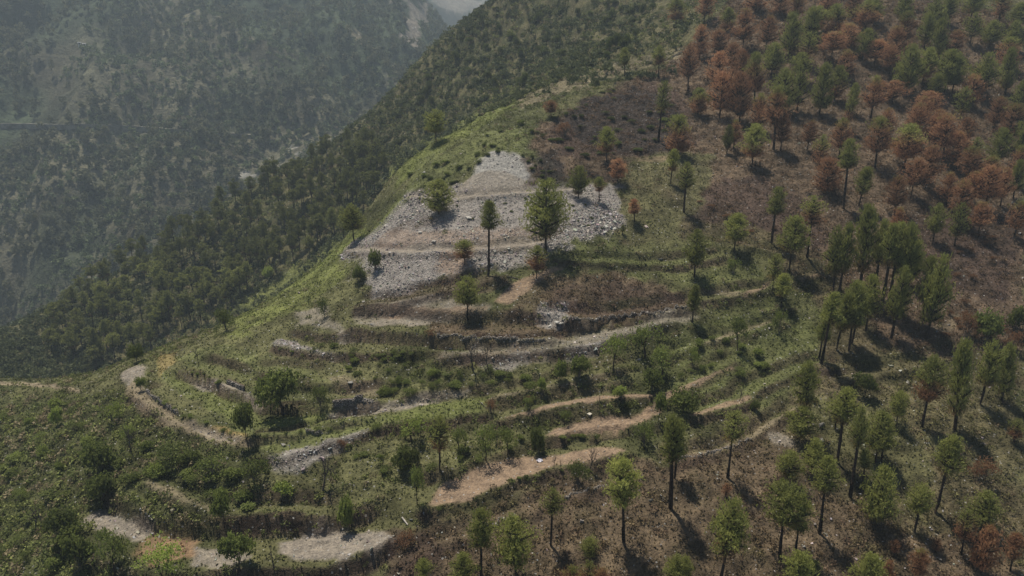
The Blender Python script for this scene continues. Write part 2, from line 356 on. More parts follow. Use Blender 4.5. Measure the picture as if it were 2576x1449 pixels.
n1 = fbm(X, Y, 22, 4, 61)[..., None]; n2 = fbm(X, Y, 5, 4, 62)[..., None]; n3 = fbm(X, Y, 2.0, 3, 63)[..., None]
c = lambda k: np.array(ALB[k])
G = c('scrub')*(1-sstep(.42, .6, n1)) + c('olive')*sstep(.42, .6, n1)
G = G*(1-.6*far_ground[..., None]) + (c('scrub')*.85*(1-sstep(.42, .56, n2))+(c('olive')*.5+c('litter')*.4)*sstep(.42, .56, n2))*.6*far_ground[..., None]
CLS = {k: np.zeros(X.shape, np.float32) for k in ALB}
STONY = np.zeros(X.shape, np.float32); BARE = np.zeros(X.shape, np.float32)
for k, wb, op, pl in PAINT:
    p = world_poly(N, pl)
    if len(p) < 3: continue
    lo = p.min(0)-wb-1; hi = p.max(0)+wb+1
    j = np.where((N.gy > lo[1]) & (N.gy < hi[1]))[0]; i = np.where((N.gx > lo[0]) & (N.gx < hi[0]))[0]
    if len(i) == 0 or len(j) == 0: continue
    s = np.ix_(j, i); x0, y0 = X[s], Y[s]; m = 0
    for a, b in ((-.4,-.4),(.4,-.4),(-.4,.4),(.4,.4),(0,0)):
        m = m + inpoly(x0+jx[s]*wb+a*wb*.5, y0+jy[s]*wb+b*wb*.5, p)/5.0
    m = m*op
    if op < .9: m = m*np.clip(.35+1.3*n2[s][..., 0], 0, 1)
    G[s] = G[s]*(1-m[..., None]) + c(k)*m[..., None]
    for kk in CLS: CLS[kk][s] *= (1-m)
    CLS[k][s] += m
STONY = CLS['scree']+CLS['rock']*.5+CLS['gravel']*.25
BARE = CLS['scree']+CLS['rock']+CLS['gravel']+CLS['dirt']+CLS['red']*.8+CLS['pale']*.5
# steep cut banks show bare earth and roots; colour breaks up at the scale of single plants
gy_, gx_ = np.gradient(Z, N.gy, N.gx); SL = np.hypot(gx_, gy_)
st = (sstep(.85, 1.7, SL)*(1-far_ground)*(1-.7*CLS['rock']))[..., None]
G = G*(1-.6*st) + c('burn')*.6*st
rs = (RISER*(1-.8*CLS['scree'])*(1-CLS['gravel'])*(1-CLS['dirt']))[..., None]*.75
G = G*(1-rs) + (c('scrub')*.75*(1-sstep(.4, .6, n1))+c('burn')*.9*sstep(.4, .6, n1))*rs  # risers: darker earth and scrub, with the bank's shade painted in
br = (1-BARE)[..., None]
G = G*(1+br*(1.1*(n3-.5)+.9*(n2-.5))*(1-.55*TREAD[..., None]) + (1-br)*.35*(n3-.5))
G = np.clip(G, .012, .6)
Z = Z + ((fbm(X, Y, 5.5, 3, 74)-.5)*3.2*CLS['char'] + (fbm(X, Y, 1.7, 2, 73)-.5)*.9*(CLS['burn']+CLS['litter']+CLS['char']) + (fbm(X, Y, 2.4, 3, 71)-.5)*(.85-.6*np.clip(CLS['dirt']+CLS['gravel'], 0, 1)) + (fbm(X, Y, 7, 2, 72)-.5)*.6*(1-BARE*.8))*(1+far_ground)*(1-.85*TREAD)
N.Z = Z

fp = world_poly(N, [(380,930),(440,880),(560,850),(700,872),(960,950),(1230,992),(1215,1050),(1000,1075),(800,1135),(650,1150),(610,1115),(420,1015)])
FIELD = inpoly(X+jx*1.5, Y+jy*1.5, fp).astype(float)*(1-RISER)
G = G*(1+.12*FIELD[..., None])
def noise_node(nt, vec, scale, detail=4, rough=.6):
    n = nt.nodes.new('ShaderNodeTexNoise'); n.inputs['Scale'].default_value = scale; n.inputs['Detail'].default_value = detail; n.inputs['Roughness'].default_value = rough
    if vec is not None: nt.links.new(vec, n.inputs['Vector'])
    return n.outputs['Fac']
def new_mat(name, rough=.9, spec=.15):
    m = bpy.data.materials.new(name); m.use_nodes = True; nt = m.node_tree
    b = nt.nodes['Principled BSDF']; b.inputs['Roughness'].default_value = rough; b.inputs['Specular IOR Level'].default_value = spec
    return m, nt, b
def mathn(nt, op, a, b=None, c_=None, clamp=False):
    n = nt.nodes.new('ShaderNodeMath'); n.operation = op; n.use_clamp = clamp
    for i, q in enumerate((a, b, c_)):
        if q is None: continue
        if isinstance(q, (int, float)): n.inputs[i].default_value = q
        else: nt.links.new(q, n.inputs[i])
    return n.outputs[0]
def mixc(nt, f, a, b, mode='MIX'):
    n = nt.nodes.new('ShaderNodeMix'); n.data_type = 'RGBA'; n.blend_type = mode
    for s_, q in ((n.inputs[0], f), (n.inputs[6], a), (n.inputs[7], b)):
        if isinstance(q, (int, float)): s_.default_value = q
        elif isinstance(q, tuple): s_.default_value = (*q, 1) if len(q) == 3 else q
        else: nt.links.new(q, s_)
    return n.outputs[2]
def ramp(nt, f, stops):
    n = nt.nodes.new('ShaderNodeValToRGB'); e = n.color_ramp.elements
    while len(e) < len(stops): e.new(.5)
    for q, (p, col) in zip(e, stops): q.position = p; q.color = (*col, 1) if len(col) == 3 else col
    nt.links.new(f, n.inputs[0]); return n.outputs[0]

def ground_material(name, s1, s2, s3, bump, dist, lim0=.97):
    m, nt, b = new_mat(name, .95, .1)
    at = nt.nodes.new('ShaderNodeAttribute'); at.attribute_name = 'Col'
    geo = nt.nodes.new('ShaderNodeNewGeometry'); pos = geo.outputs['Position']
    a = noise_node(nt, pos, s1, 3, .7); d = noise_node(nt, pos, s2, 3, .7)
    g = ramp(nt, a, [(.3, (.62,.62,.62)), (.5, (1,1,1)), (.72, (1.4,1.37,1.3))])
    g2 = ramp(nt, d, [(.32, (.68,.68,.68)), (.5, (1,1,1)), (.7, (1.3,1.29,1.25))])
    k = mixc(nt, 1.0, at.outputs['Color'], g, 'MULTIPLY'); k = mixc(nt, 1.0, k, g2, 'MULTIPLY')
    # pale specks: loose stones, and leaf glints painted into the colour
    vo = nt.nodes.new('ShaderNodeTexVoronoi'); vo.inputs['Scale'].default_value = s3; nt.links.new(pos, vo.inputs['Vector'])
    sep = nt.nodes.new('ShaderNodeSeparateColor'); nt.links.new(vo.outputs['Color'], sep.inputs[0])
    lim = mathn(nt, 'MULTIPLY_ADD', at.outputs['Alpha'], -.25, lim0)
    sp = mathn(nt, 'GREATER_THAN', sep.outputs[0], lim)
    near = mathn(nt, 'LESS_THAN', vo.outputs['Distance'], .42)
    sp = mathn(nt, 'MULTIPLY', sp, near)
    k = mixc(nt, mathn(nt, 'MULTIPLY', sp, .8), k, mixc(nt, sep.outputs[1], (.16,.15,.14), (.46,.44,.41)))
    nt.links.new(k, b.inputs['Base Color'])
    bp = nt.nodes.new('ShaderNodeBump'); bp.inputs['Strength'].default_value = bump; bp.inputs['Distance'].default_value = dist
    nt.links.new(mathn(nt, 'ADD', a, mathn(nt, 'MULTIPLY', d, .6)), bp.inputs['Height']); nt.links.new(bp.outputs[0], b.inputs['Normal'])
    return m
M_hill = ground_material('hill_ground', 1.1, 3.2, 2.6, .9, .5)
M_far = ground_material('far_ground', .10, .33, .3, .8, 4.0, 1.05)

def grid_mesh(name, F, colr, mat):
    ny, nx = F.X.shape; V = np.stack([F.X, F.Y, F.Z], -1).reshape(-1, 3)
    idx = np.arange(nx*ny).reshape(ny, nx); q = np.stack([idx[:-1, :-1], idx[:-1, 1:], idx[1:, 1:], idx[1:, :-1]], -1).reshape(-1, 4)
    return mesh_np(name, V, q, mat, True, colr.reshape(-1, colr.shape[-1]))
hill = tag(link('hillside', grid_mesh('hillside', N, np.concatenate([G, STONY[..., None]], -1), M_hill)), 'terraced hillside spur with scree, burnt slope and dirt ledges', 'hillside', kind='structure')

# ------------------------------------------------------------------ far valley side
fc = [(0,-250,860),(0,0,760),(0,200,690),(0,400,640),(0,560,600),(0,700,570),(0,830,560),(300,620,545),(200,520,600),(300,-250,900),(300,0,790),(300,250,690),(300,420,640),
      (600,-250,960),(600,0,850),(600,200,740),(600,330,690),(600,470,610),(800,380,640),(850,-250,1060),(850,0,920),(850,150,800),(850,260,740),(980,130,860),(930,60,900),
      (-300,0,720),(-300,400,610),(-300,800,540),(-700,0,700),(-700,500,580),
      (1010,60,1350),(1060,110,1300),(1040,0,1600),(1100,50,1650),(1150,0,1800),(1250,0,1900),(1250,-250,2300),(1050,-250,2100),(1400,0,1900),(1400,-250,2300),(1000,0,1500),(960,-250,1500)]
FP = [pix(*q) for q in fc]
FP += [np.array(q, float) for q in [(-140,480,-215),(-260,400,-225),(-330,330,-225),(-420,200,-215),(60,600,-190),(120,900,-150),(260,1000,-120),(-100,300,-230),(200,400,-230),(500,600,-150),(700,1200,0),(600,300,-230),(-500,60,-220)]]
fbase = TPS(FP, 3e-4)
Fd = Field(axis([(-1150,-650,16,7),(-650,150,4.0,4.0),(150,900,4.0,20)]), axis([(60,420,16,7),(420,1000,4.2,4.2),(1000,2600,6,30)]))
Fx, Fy = Fd.X, Fd.Y
fz = fbase(Fx, Fy) + (fbm(Fx, Fy, 230, 4, 81)-.5)*70*sstep(380, 640, Fy) + (fbm(Fx, Fy, 60, 4, 82)-.5)*22*sstep(380, 600, Fy) + (fbm(Fx, Fy, 14, 2, 83)-.5)*5
# spurs and gullies running down the far slope
fz += (np.abs(((Fx*.9+Fy*.35)/120 + fbm(Fx, Fy, 160, 3, 85)*2) % 1 - .5)-.25)*52*sstep(450, 620, Fy)
q = fz/6.0 + fbm(Fx, Fy, 120, 3, 84)*2; fr = q-np.floor(q); fz += (np.where(fr < .3, fr/.3, 1-(fr-.3)/.7)-.5)*2.2*sstep(.45, .6, fbm(Fx, Fy, 110, 2, 86))
fz = np.where(fz > 200, 200+130*np.tanh((fz-200)/260), fz); fz = np.maximum(fz, -400); Fd.Z = fz
m1 = fbm(Fx, Fy, 150, 4, 91)[..., None]; m2 = fbm(Fx, Fy, 30, 4, 92)[..., None]
FG = np.array((.050,.064,.038))*(1-sstep(.45, .58, m1)) + np.array((.098,.092,.062))*sstep(.45, .58, m1)
FG = FG*(1+1.6*(m2-.5)); FST = np.zeros(Fx.shape)
for k, op, pl in [('gravel',1.0,[(940,5),(1010,8),(1040,25),(1020,60),(1035,90),(1030,110),(1052,130),(1072,135),(1066,105),(1062,70),(1085,30),(1100,14),(1060,8)]),
                  ('gravel',.75,[(1085,5),(1180,-30),(1240,-20),(1200,30),(1110,30)]), ('pale',.6,[(860,60),(900,75),(930,110),(915,120),(880,90)]),
                  ('rock',1,[(728,372),(738,366),(740,390),(732,402)]),('rock',.8,[(592,438),(610,430),(640,445),(630,455),(598,452)])]:
    p = world_poly(Fd, pl, d0=420, d1=2700, step=2.5)
    if len(p) > 2:
        mm = inpoly(Fx+(fbm(Fx, Fy, 30, 3, 95)-.5)*30, Fy, p)*op; mm = mm[..., None]; FG = FG*(1-mm)+c(k)*.9*mm; FST += mm[..., 0]
fcol = np.concatenate([np.clip(FG, .01, .6), np.clip(FST, 0, 1)[..., None]*.6], -1)
tag(link('far_mountain', grid_mesh('far_mountain', Fd, fcol, M_far)), 'hazy wooded mountainside across the valley', 'mountain', kind='structure')

# ------------------------------------------------------------------ the air between
def haze_box():
    x0, x1, y0, y1, z0, z1 = -1300, 1100, -30, 2700, -420, float(max(fz.max(), Z.max()))+6
    V = [(x, y, z) for z in (z0, z1) for y in (y0, y1) for x in (x0, x1)]
    Fq = [(0,2,3,1),(4,5,7,6),(0,1,5,4),(2,6,7,3),(0,4,6,2),(1,3,7,5)]
    m = bpy.data.materials.new('haze_air'); m.use_nodes = True; nt = m.node_tree; nt.nodes.clear()
    pv = nt.nodes.new('ShaderNodeVolumePrincipled'); pv.inputs['Color'].default_value = (.70, .85, .97, 1); pv.inputs['Density'].default_value = 0.00029; pv.inputs['Anisotropy'].default_value = 0.2
    o = nt.nodes.new('ShaderNodeOutputMaterial'); nt.links.new(pv.outputs[0], o.inputs['Volume'])
    tag(link('haze', mesh_np('haze', V, Fq, m)), 'pale blue summer haze filling the valley air', 'haze', kind='stuff')
haze_box()

# ------------------------------------------------------------------ plant materials
def foliage_material(name, greens, rust=None, trans=.5):
    """greens: dark..light; mesh colour R = height in crown, G = tuft tone, random with inner shade and lighter tops painted in; object colour R = scorch, G = hue shift, B = brightness"""
    m = bpy.data.materials.new(name); m.use_nodes = True; nt = m.node_tree; b = nt.nodes['Principled BSDF']
    b.inputs['Roughness'].default_value = .6; b.inputs['Specular IOR Level'].default_value = .25
    at = nt.nodes.new('ShaderNodeAttribute'); at.attribute_name = 'Col'
    sa = nt.nodes.new('ShaderNodeSeparateColor'); nt.links.new(at.outputs['Color'], sa.inputs[0])
    oi = nt.nodes.new('ShaderNodeObjectInfo'); so_ = nt.nodes.new('ShaderNodeSeparateColor'); nt.links.new(oi.outputs['Color'], so_.inputs[0])
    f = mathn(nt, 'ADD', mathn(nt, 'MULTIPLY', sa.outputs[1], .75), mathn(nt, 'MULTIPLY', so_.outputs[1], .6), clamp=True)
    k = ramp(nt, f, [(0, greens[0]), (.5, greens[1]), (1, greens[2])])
    if rust:
        r = ramp(nt, sa.outputs[1], [(0, rust[0]), (.5, rust[1]), (1, rust[2])])
        e = mathn(nt, 'SUBTRACT', so_.outputs[0], sa.outputs[0]); e = mathn(nt, 'MULTIPLY_ADD', sa.outputs[1], -.3, e)
        e = mathn(nt, 'MULTIPLY_ADD', sa.outputs[2], .5, e)
        e = mathn(nt, 'MULTIPLY_ADD', e, 3.0, .25, clamp=True); k = mixc(nt, e, k, r)
    br = nt.nodes.new('ShaderNodeCombineColor')
    for i in range(3): nt.links.new(so_.outputs[2], br.inputs[i])
    k = mixc(nt, 1.0, k, br.outputs[0], 'MULTIPLY')
    nt.links.new(k, b.inputs['Base Color'])
    tr = nt.nodes.new('ShaderNodeBsdfTranslucent'); nt.links.new(k, tr.inputs[0])
    mx = nt.nodes.new('ShaderNodeMixShader'); mx.inputs[0].default_value = trans
    nt.links.new(b.outputs[0], mx.inputs[1]); nt.links.new(tr.outputs[0], mx.inputs[2])
    nt.links.new(mx.outputs[0], nt.nodes['Material Output'].inputs['Surface']); return m
RUST = [(.23,.125,.075), (.37,.20,.108), (.48,.30,.17)]
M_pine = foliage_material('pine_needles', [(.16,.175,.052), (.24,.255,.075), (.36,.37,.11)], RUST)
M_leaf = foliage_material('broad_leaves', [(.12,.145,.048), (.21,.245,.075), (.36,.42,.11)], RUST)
M_scrub = foliage_material('dry_scrub', [(.13,.12,.075), (.22,.20,.12), (.33,.31,.18)], None, .5)
def vcol_material(name, rough=.9, trans=0.0, spec=.15):
    m, nt, b = new_mat(name, rough, spec); at = nt.nodes.new('ShaderNodeAttribute'); at.attribute_name = 'Col'
    nt.links.new(at.outputs['Color'], b.inputs['Base Color'])
    if trans:
        tr = nt.nodes.new('ShaderNodeBsdfTranslucent'); nt.links.new(at.outputs['Color'], tr.inputs[0]); mx = nt.nodes.new('ShaderNodeMixShader'); mx.inputs[0].default_value = trans
        nt.links.new(b.outputs[0], mx.inputs[1]); nt.links.new(tr.outputs[0], mx.inputs[2]); nt.links.new(mx.outputs[0], nt.nodes['Material Output'].inputs['Surface'])
    return m
M_stuff = vcol_material('ground_plants', .8, .3); M_stone = vcol_material('loose_stone', .7, 0, .4)
def bark(name, a, b_):
    m, nt, b = new_mat(name, .95, .1); g = nt.nodes.new('ShaderNodeNewGeometry')
    nt.links.new(ramp(nt, noise_node(nt, g.outputs['Position'], 3.0, 4), [(.35, a), (.65, b_)]), b.inputs['Base Color']); return m
M_bark = bark('pine_bark', (.028,.021,.018), (.085,.060,.048)); M_twig = bark('grey_twigs', (.10,.085,.07), (.22,.19,.16)); M_dead = bark('dead_wood', (.05,.042,.036), (.13,.11,.095))

# ------------------------------------------------------------------ plant meshes (unit sized: crown z 0..1, radius 1)
def tube_np(pts, rad, n=5):
    pts = np.asarray(pts, float); V = []; F = []
    for i, p in enumerate(pts):
        t = pts[min(i+1, len(pts)-1)]-pts[max(i-1, 0)]; t = t/max(np.linalg.norm(t), 1e-9)
        a = np.cross(t, (0.31, .95, .05)); a /= np.linalg.norm(a); b = np.cross(t, a)
        for k in range(n):
            th = 2*math.pi*k/n; V.append(p+rad[i]*(math.cos(th)*a+math.sin(th)*b))
    for i in range(len(pts)-1):
        for k in range(n):
            k2 = (k+1) % n; F.append((i*n+k, i*n+k2, (i+1)*n+k2, (i+1)*n+k))
    return V, F
def join(parts):
    V = []; F = []; o = 0
    for v, f in parts:
        V += list(v); F += [tuple(i+o for i in q) for q in f]; o += len(v)
    return np.array(V), np.array(F)
def blades(C, A, L, W, r, per=3, spread=.9):
    """per thin triangles round each centre C along axis A; returns V, F, index of tuft"""
    n = len(C); V = np.empty((n*per*3, 3)); own = np.repeat(np.arange(n), per*3)
    for k in range(per):
        d = A + r.normal(size=(n, 3))*spread; d /= np.linalg.norm(d, axis=1)[:, None]
        s = np.cross(d, r.normal(size=(n, 3))); s /= np.linalg.norm(s, axis=1)[:, None]
        l = (L*r.uniform(.7, 1.3, n))[:, None]; w_ = (W*r.uniform(.7, 1.3, n))[:, None]
        V[k*3::per*3] = C-s*w_*.5-d*l*.3; V[k*3+1::per*3] = C+s*w_*.5-d*l*.3; V[k*3+2::per*3] = C+d*l*.7
    return V, np.arange(n*per*3).reshape(-1, 3), own
def profile(t, kind):
    t = np.clip(t, 0, 1)
    if kind == 'ovoid': return np.interp(t, [0,.12,.3,.5,.7,.85,.95,1], [.35,.78,1.0,.97,.82,.60,.34,.10])
    if kind == 'round': return np.interp(t, [0,.1,.3,.55,.75,.9,1], [.40,.80,1.0,1.0,.86,.62,.25])
    if kind == 'spire': return np.interp(t, [0,.15,.4,.6,.8,1], [.45,.9,1.0,.72,.42,.05])
    return np.interp(t, [0,.15,.35,.6,.8,.95,1], [.6,.95,1.0,.85,.62,.3,.08])          # open
def pine_crown(seed, kind, ntuft, tl=.085, tw=.0145, gaps=.25, per=3):
    r = np.random.default_rng(seed); nb = 46 if ntuft > 600 else 22
    t = np.sort(r.beta(1.15, 1.25, nb)); th = np.arange(nb)*2.4+r.normal(0, .35, nb)
    rr = profile(t, kind)*r.uniform(.55, 1.05, nb)*(1+.14*np.sin(2*th+r.uniform(0, 6))+.10*np.sin(3*th+7*t+r.uniform(0, 6))); rr[r.uniform(0, 1, nb) < .10] *= .55
    bx = np.stack([np.cos(th)*rr, np.sin(th)*rr, t*.97], -1)
    who = r.integers(0, nb, ntuft); f = r.beta(2.6, 1.1, ntuft)
    root = np.stack([np.zeros(nb), np.zeros(nb), np.clip(t-.18, 0, 1)], -1)
    sz = np.array((.17, .17, .055))
    C = root[who]*(1-f)[:, None]+bx[who]*f[:, None]+r.normal(size=(ntuft, 3))*sz
    top = int(ntuft*(.03 if kind in ('round','open') else .05)); C[:top] = np.stack([r.normal(0, .14, top), r.normal(0, .14, top), r.uniform(.86, 1.0, top)], -1)
    C[:, 2] = np.clip(C[:, 2], -.05, 1.0)
    A = np.stack([C[:, 0]*.55, C[:, 1]*.55, np.full(ntuft, .55)], -1)
    S = np.array((1, 1, .62))                      # crowns are about 1.6 radii tall: keep tufts round after scaling
    V, F, own = blades(C, A, np.full(ntuft, tl*2), np.full(ntuft, tw*2), r, per, 1.5)
    V = C[own]+(V-C[own])*S
    g = r.beta(1.5, 2, nb)[who]*.6+r.uniform(0, .4, ntuft); g = np.clip(g*(.45+.75*np.clip(np.hypot(C[:, 0], C[:, 1]), 0, 1)) + .25*(C[:, 2]-.4), 0, 1)  # inner and lower crown shade painted into the tuft tone
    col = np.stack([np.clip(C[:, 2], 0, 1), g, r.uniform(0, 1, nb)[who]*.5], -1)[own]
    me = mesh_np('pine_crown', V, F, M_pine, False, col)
    parts = []
    for i in range(0, nb, 1 if ntuft > 600 else 3):
        mid = root[i]*.45+bx[i]*.55+np.array((0, 0, -.02)); parts.append(tube_np([root[i], mid, bx[i]], [.030, .020, .007], 4))
    parts.append(tube_np([(0,0,-.02),(.01,0,.5),(0,.01,.97)], [.050, .034, .008], 5))
    v, fq = join(parts); return me, mesh_np('pine_branches', v, fq, M_bark)
PINES = {}
for i, k in enumerate(['ovoid']*5+['round']*4+['open']*4+['spire']*2):
    PINES.setdefault(k, []).append(pine_crown(100+i, k, 1900 if k != 'open' else 1650))
PINES['sparse'] = [pine_crown(120+i, k, 900) for i, k in enumerate(('ovoid', 'open', 'round'))]
PINES['burnt'] = [pine_crown(130+i, k, 1450, .085, .0115) for i, k in enumerate(('ovoid', 'ovoid', 'open', 'spire'))]
PINES['wood'] = [pine_crown(140+i, k, 420, .14, .042, per=3) for i, k in enumerate(('round','open','round','open','round'))]
def trunk_mesh(seed):
    r = np.random.default_rng(seed); z = np.linspace(0, 1, 7); p = np.stack([np.cumsum(r.normal(0, .10, 7)), np.cumsum(r.normal(0, .10, 7)), z], -1)
    p[:, :2] -= p[0, :2]; p[:, :2] -= z[:, None]*p[-1, :2]
    return mesh_np('pine_trunk', *map(np.array, tube_np(p, np.interp(z, [0, .06, 1], [1.35, 1.0, .62]), 7)), M_bark, True)
TRUNKS = [trunk_mesh(i) for i in range(4)]
def leaf_crown(seed, n, lobes=7, ls=.085, squash=1.0):
    r = np.random.default_rng(seed)
    ctr = np.stack([r.uniform(-.55, .55, lobes), r.uniform(-.55, .55, lobes), r.uniform(.25, .72, lobes)], -1); rad = r.uniform(.26, .5, lobes)
    ctr[0] = (0, 0, .55); rad[0] = .5
    who = r.integers(0, lobes, n); d = r.normal(size=(n, 3)); d /= np.linalg.norm(d, axis=1)[:, None]; d[:, 2] = np.where(d[:, 2] < -.35, -d[:, 2], d[:, 2])
    rr = rad[who]*r.beta(4.5, 1.2, n)*(1+.22*np.sin(d[:, 0]*7+who)+.2*np.sin(d[:, 1]*9+d[:, 2]*6))
    C = ctr[who]+d*rr[:, None]*np.array((1.25, 1.25, .80)); C[:, 2] = np.clip(C[:, 2], .02, 1)
    V, F, own = blades(C, d*.3, np.full(n, ls*1.5), np.full(n, ls), r, 2, 1.0)
    g = np.clip(r.uniform(0, .55, n)+.35*rr/np.maximum(rad[who], .1)*(.3+.7*(d[:, 2] > 0))+r.uniform(-.15, .25, lobes)[who], 0, 1)  # outer and upper leaves lighter: light from above painted in
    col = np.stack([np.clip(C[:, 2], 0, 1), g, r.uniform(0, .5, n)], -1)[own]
    return V, F, col
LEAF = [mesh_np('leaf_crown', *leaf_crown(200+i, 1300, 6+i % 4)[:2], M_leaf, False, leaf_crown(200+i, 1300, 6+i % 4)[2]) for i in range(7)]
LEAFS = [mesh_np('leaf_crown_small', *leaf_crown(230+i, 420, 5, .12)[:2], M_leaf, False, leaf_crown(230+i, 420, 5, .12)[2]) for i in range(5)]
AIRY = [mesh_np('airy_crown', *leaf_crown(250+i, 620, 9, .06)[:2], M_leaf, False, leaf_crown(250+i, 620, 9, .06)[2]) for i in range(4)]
def twig_mesh(seed, depth=4, up=.55, mat=None, r0=.05):
    r = np.random.default_rng(seed); parts = []
    def grow(p, d, L, rad, k):
        q = p+d*L*.5+r.normal(size=3)*L*.05; e = p+d*L; parts.append(tube_np([p, q, e], [rad, rad*.8, rad*.6], 4 if k > 1 else 3))
        if k == 0: return
        for _ in range(3 if k > 1 else 2):
            nd = d+r.normal(size=3)*.62+np.array((0, 0, .12)); nd /= np.linalg.norm(nd); grow(e-d*L*r.uniform(0, .4), nd, L*r.uniform(.58, .82), rad*.58, k-1)
    for s in range(1 if up > .3 else 5):
        d = np.array((0, 0, 1.))+r.normal(size=3)*(.15 if up > .3 else .6); d /= np.linalg.norm(d); grow(np.zeros(3), d, up if up > .3 else .35, r0, depth)
    V, F = join(parts); V[:, :2] /= max(np.abs(V[:, :2]).max(), .01); V[:, 2] /= V[:, 2].max(); return mesh_np('bare_branches', V, F, mat or M_twig)
BARE_T = [twig_mesh(300+i, 5, .5, M_dead, .045) for i in range(4)]
STEMS = [twig_mesh(320+i, 3, .2, M_twig, .03) for i in range(4)]
SHTRUNK = [twig_mesh(340+i, 3, .5, M_bark, .06) for i in range(3)]

# ------------------------------------------------------------------ placing
def ground_at(u, v, F=N, **k):
    for dv in range(0, 120, 3):
        p = F.cast([u], [v+dv], **k)[0]
        if not np.isnan(p[0]): return p
    raise ValueError(f'no ground under pixel {u},{v}')
def height_px(p, vtop):
    """height above p of the point straight over it that shows at image row vtop"""
    b = (CY-vtop)/FPX; y = p[1]       # solve b = (y*SP+z*CP)/(y*CP-z*SP)
    z = y*(b*CP-SP)/(CP+b*SP); return z-p[2]
pcount = {}
WORD = {'ovoid': 'egg-shaped', 'open': 'broad open', 'round': 'round-headed', 'spire': 'pointed', 'sparse': 'thin see-through', 'wood': 'bushy-topped', 'burnt': 'wispy'}
def look(H, kind, hue=None):
    return ('short' if H < 8.5 else 'tall' if H > 14 else 'medium-height') + ' ' + WORD[kind]
def pine(u, v, vtop, wpx, vcb, scorch=0.0, kind='ovoid', hue=0., bright=1., label=None, group=None, p=None, H=None, cb=None, R=None, name='pine_tree'):
    if p is None:
        p = ground_at(u, v); H = max(2.0, height_px(p, vtop)); d = project(p)[2]; R = max(.5, .53*wpx*d/FPX); cb = max(.3, height_px(p, vcb))
        cb = min(cb, H*.8)
    i = pcount.get(kind, 0); pcount[kind] = i+1; cm, bm = PINES[kind][i % len(PINES[kind])]
    rz = random.uniform(0, 6.28)
    t = link(name, None, None, (p[0], p[1], p[2]-.15)); t.empty_display_size = .5; t.rotation_euler = (random.gauss(0, .03), random.gauss(0, .03), 0)
    rad = max(.13, H*.0165)
    tl_ = cb+.35*(H-cb); tk = link('trunk', TRUNKS[i % 4], t, (0, 0, 0), (rad, rad, tl_), rz)
    hue = hue+.18+random.uniform(-.1, .1); bright = bright*random.uniform(.9, 1.12)*1.25
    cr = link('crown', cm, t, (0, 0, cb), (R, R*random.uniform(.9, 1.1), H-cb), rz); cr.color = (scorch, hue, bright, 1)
    link('branches', bm, tk, (0, 0, cb/tl_), (R/rad, R/rad, (H-cb)/tl_))
    if group: label = look(H, kind)+' '+label
    tag(t, label, 'pine', group); return t

